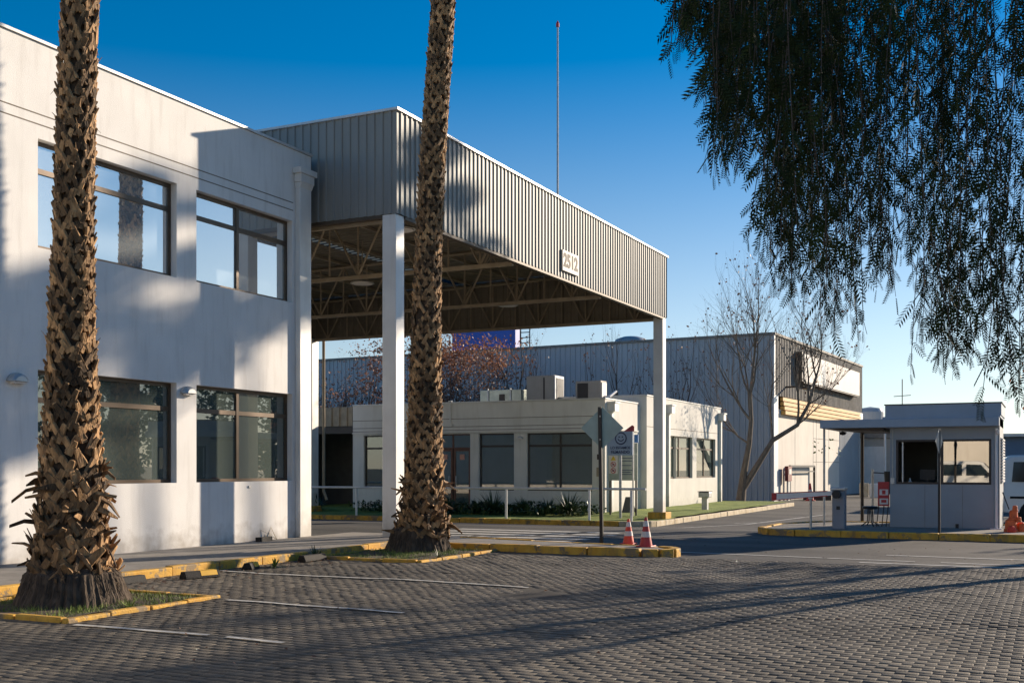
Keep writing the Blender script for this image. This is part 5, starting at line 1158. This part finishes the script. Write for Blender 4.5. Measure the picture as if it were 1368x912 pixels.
# ------------------------------------------------------------------ vans
def van(label, x, y, z, rz, seed=0, group='white vans'):
    t_ = bpy.data.objects.new('white_van', None); C.objects.link(t_); W[t_.name] = (0,0,0); tag(t_, label, 'van', group)
    paint = M.get('vanpaint') or mat('white_van_paint', (.72,.72,.70), .3, .0, var=.03, dirt=.15); M['vanpaint'] = paint; paint.node_tree.nodes['Principled BSDF'].inputs['Coat Weight'].default_value = .5
    prof = [(-2.05,.32),(-2.1,.75),(-2.05,1.75),(-1.9,1.86),(.55,1.86),(.8,1.8),(1.38,1.18),(1.95,1.02),(2.12,.85),(2.15,.42),(2.05,.32)]
    mb = MB(); st_n = []
    ws = [(-.86,0),(-.80,.05),(.80,.05),(.86,0)]
    n_ = len(prof); vs = []
    for w_i in (-.84,-.80,.80,.84):
        k_ = .975 if abs(w_i) > .82 else 1
        for a,b in prof: vs.append((a*k_, w_i*(1-.10*max(0,b-1.0)), .32+(b-.32)*k_))
    fs = [(r*n_+i, r*n_+(i+1)%n_, (r+1)*n_+(i+1)%n_, (r+1)*n_+i) for r in range(3) for i in range(n_)]+[tuple(range(n_))[::-1], tuple(3*n_+i for i in range(n_))]
    mb.add(vs, fs); mb.build('body', paint, t_, bevel=.03)
    def sidew(sg, pts, nm, mt, off=.006):
        m2 = MB(); vs = [(a, sg*(.84*(1-.10*max(0,b-1.0))+off+e_), b) for e_ in (-.004,.004) for a,b in pts]; k_ = len(pts)
        m2.add(vs, [tuple(range(k_)), tuple(range(k_,2*k_))[::-1]]+[(i,(i+1)%k_,k_+(i+1)%k_,k_+i) for i in range(k_)]); m2.build(nm, mt, t_)
    M['carglass'] = M.get('carglass') or mat('dark_car_glass', (.015,.02,.02), .06, 0, var=.02)
    for sg in (-1,1):
        sidew(sg, [(.05,1.15),(1.18,1.15),(.72,1.68),(.05,1.70)], 'side_window', M['carglass'])
        sidew(sg, [(-1.85,1.15),(-.15,1.15),(-.15,1.70),(-1.8,1.68)], 'rear_window', M['carglass'])
        sidew(sg, [(-1.9,.70),(1.3,.70),(1.3,.76),(-1.9,.76)], 'side_strip', M['rubber'])
    m2 = MB(); m2.add([(.86,-.70,1.75),(1.36,-.74,1.21),(1.36,.74,1.21),(.86,.70,1.75),(.88,-.70,1.765),(1.38,-.74,1.225),(1.38,.74,1.225),(.88,.70,1.765)], [(0,1,2,3),(7,6,5,4),(0,4,5,1),(1,5,6,2),(2,6,7,3),(3,7,4,0)]); m2.build('windscreen', M['carglass'], t_)
    for xx in (-1.35,1.35):
        for sg in (-1,1):
            m2 = MB(); m2.tube([(xx,sg*.62,.31),(xx,sg*.86,.31)], .31, 22); w_ = m2.build('wheel', M['rubber'], t_, bevel=.02); m2 = MB(); m2.tube([(xx,sg*.80,.31),(xx,sg*.872,.31)], .18, 16); m2.build('rim', M['galv'], w_)
    for sg in (-1,1):
        m2 = MB(); m2.box(2.05,2.13,sg*.65-.13,sg*.65+.13,.68,.85); m2.build('headlight', M['reflwhite'], t_)
        m2 = MB(); m2.box(-2.12,-2.06,sg*.74-.06,sg*.74+.06,.9,1.4); m2.build('tail_light', M['darkred'], t_)
        m2 = MB(); m2.box(1.0,1.12,sg*.98-.08,sg*.98+.08,1.12,1.3); m2.build('mirror', M['black'], t_)
    m2 = MB(); m2.box(2.06,2.17,-.8,.8,.34,.55); m2.build('bumper', M['rubber'], t_)
    t_.location = (x,y,z); t_.rotation_euler.z = rz; return t_
v1 = van('white van with dark windows parked behind the booth at the right edge', .95, 42.0, ZB, R(4))
v1.scale = (1.18,1.18,1.25)
v2 = van('white van parked by a cream wall behind the viewer, mirrored in the booth window', -3.8, -4.2, 0, 0)
mb = MB(); mb.box(-14,8,-9.2,-9,0,3.2); tag(mb.build('boundary_wall', M['shed'], loc=(-3,-9,0)), 'cream boundary wall behind the viewer with a van before it', 'wall')

# ------------------------------------------------------------------ far buildings at the right
fb = thing('far_building', 'low blue grey building with a window band behind the van at the right edge', 'building', (1,58,ZB))
mb = MB(); mb.box(-2.2,14,58,66,ZB-.2,3.0); mb.build('wall', mat('blue_grey_wall',(.16,.22,.30),.7,var=.06), fb)
mb = MB(); mb.box(-2.25,14,57.9,57.997,ZB-.2,1.05); mb.build('plinth_wall', M['conc'], fb)
for k in range(5):
    mb = MB(); x = -2.0+k*2.2; mb.box(x,x+1.9,57.93,57.995,1.2,2.05); w_ = mb.build('window', M['glassU'], fb)
mb = MB(); mb.box(-2.4,14.2,57.6,66.2,3.003,3.15); mb.build('roof', M['galv'], fb)
si = thing('ribbed_silo', 'grey ribbed tank between the warehouse and the booth roof', 'tank', (-13.5,96,ZB))
mb = MB(); n_ = 48; mb.lathe((-13.45,96,ZB), [(1.1,0) for k in range(1)]+[(1.1,6.5),(.9,6.8),(0,6.95)], 24)
mb.build('shell', M['ribblue'], si)
sh = thing('back_shed', 'pale plain shed with a dark roof seen between warehouse and booth', 'shed', (-12,86,ZB))
mb = MB(); mb.box(-14.6,-8.6,86,92,ZB-.3,3.7); mb.build('wall', mat('pale_grey_wall',(.42,.40,.36),.8,var=.05,dirt=.2), sh)
mb = MB(); mb.box(-14.8,-8.4,85.8,92.2,3.72,4.75); mb.build('roof', M['ribdark'], sh)
mb = MB(); mb.box(-12.6,-11.0,85.9,85.997,ZB-.3,3.1); mb.build('door', M['column'], sh)
wb = thing('white_block_building', 'small white upper storey rising behind the shed left of the booth', 'building', (-11.5,100,ZB))
mb = MB(); mb.box(-12.8,-9,100,106,ZB,6.0); mb.build('wall', M['whitemetal'], wb)
mb = MB(); mb.tube([(-10.75,84,ZB),(-10.75,84,4.6)], .08, 8); tag(mb.build('white_pole', M['whitemetal']), 'thin white pole before the pale shed beside the booth', 'pole')
for (x,y,l,mt) in ((-10.9,75,'small yellowish barrier block on the road far behind','paleyellow'),(-10.0,73,'small white block far behind, left of the booth','whitemetal')):
    mb = MB(); mb.obox((x,y,ZB+.45),(.55,.5,.9),.2); tag(mb.build('road_block', M[mt], bevel=.06), l, 'block')
mb = MB(); mb.obox((-12.3,66.5,ZB+.15),(1.6,.5,.3),.1); tag(mb.build('dark_pallet', M['darkframe'], bevel=.02), 'low dark pallet on the ground at the foot of the warehouse gate frame', 'pallet')
rc = thing('traffic_cone', 'tiny red cone in front of the warehouse gate frame, behind the barrier arm', 'traffic cone', (-12.4,64.8,ZB)); mb = MB(); mb.lathe((-12.4,64.8,ZB), [(.3,0),(.3,.06),(.2,.07),(.05,1.0),(0,1.02)], 16); mb.build('body', M['darkred'], rc); mb = MB(); mb.lathe((-12.4,64.8,ZB), [(.145,.45),(.15,.45),(.115,.65),(.11,.65)], 16); mb.build('white_band', M['reflwhite'], rc)
# reddish sprig of a garden tree behind the booth, right edge
bare_tree('red_leaved_tree', 'small tree with dark red leaves peeping over the booth at the right edge', .9, 36.5, ZB, 2.2, .08, dict(lev=3, n0=4, n=3, wob=.14, up=.02, ang=(25,60), len=(.55,.8), taper=.5, mat='twig'), 83, 'reddish trees', ('redleaf',4,.13,.12,.8))
# fallen leaves and grit blown about the paving
mb = MB(); rr = random.Random(31)
for k in range(900):
    if rr.random() < .55: x = -11.0+abs(rr.gauss(0,.5)); y = rr.uniform(7,18)
    else: x = rr.uniform(-10.8,.5); y = rr.uniform(6,24)
    z = pz(x,y)+.012 if y < 18.1 else .02
    a = rr.uniform(0,6.28); s = rr.uniform(.012,.032); c, s_ = math.cos(a)*s, math.sin(a)*s; mb.cr = rr.random()
    mb.quad((x-c,y-s_,z),(x+s_*.5,y-c*.5,z+rr.uniform(0,.015)),(x+c,y+s_,z+rr.uniform(0,.01)),(x-s_*.5,y+c*.5,z))
tag(mb.build('fallen_leaves', M['brownleaf'], loc=(0,0,0)), kind='stuff')
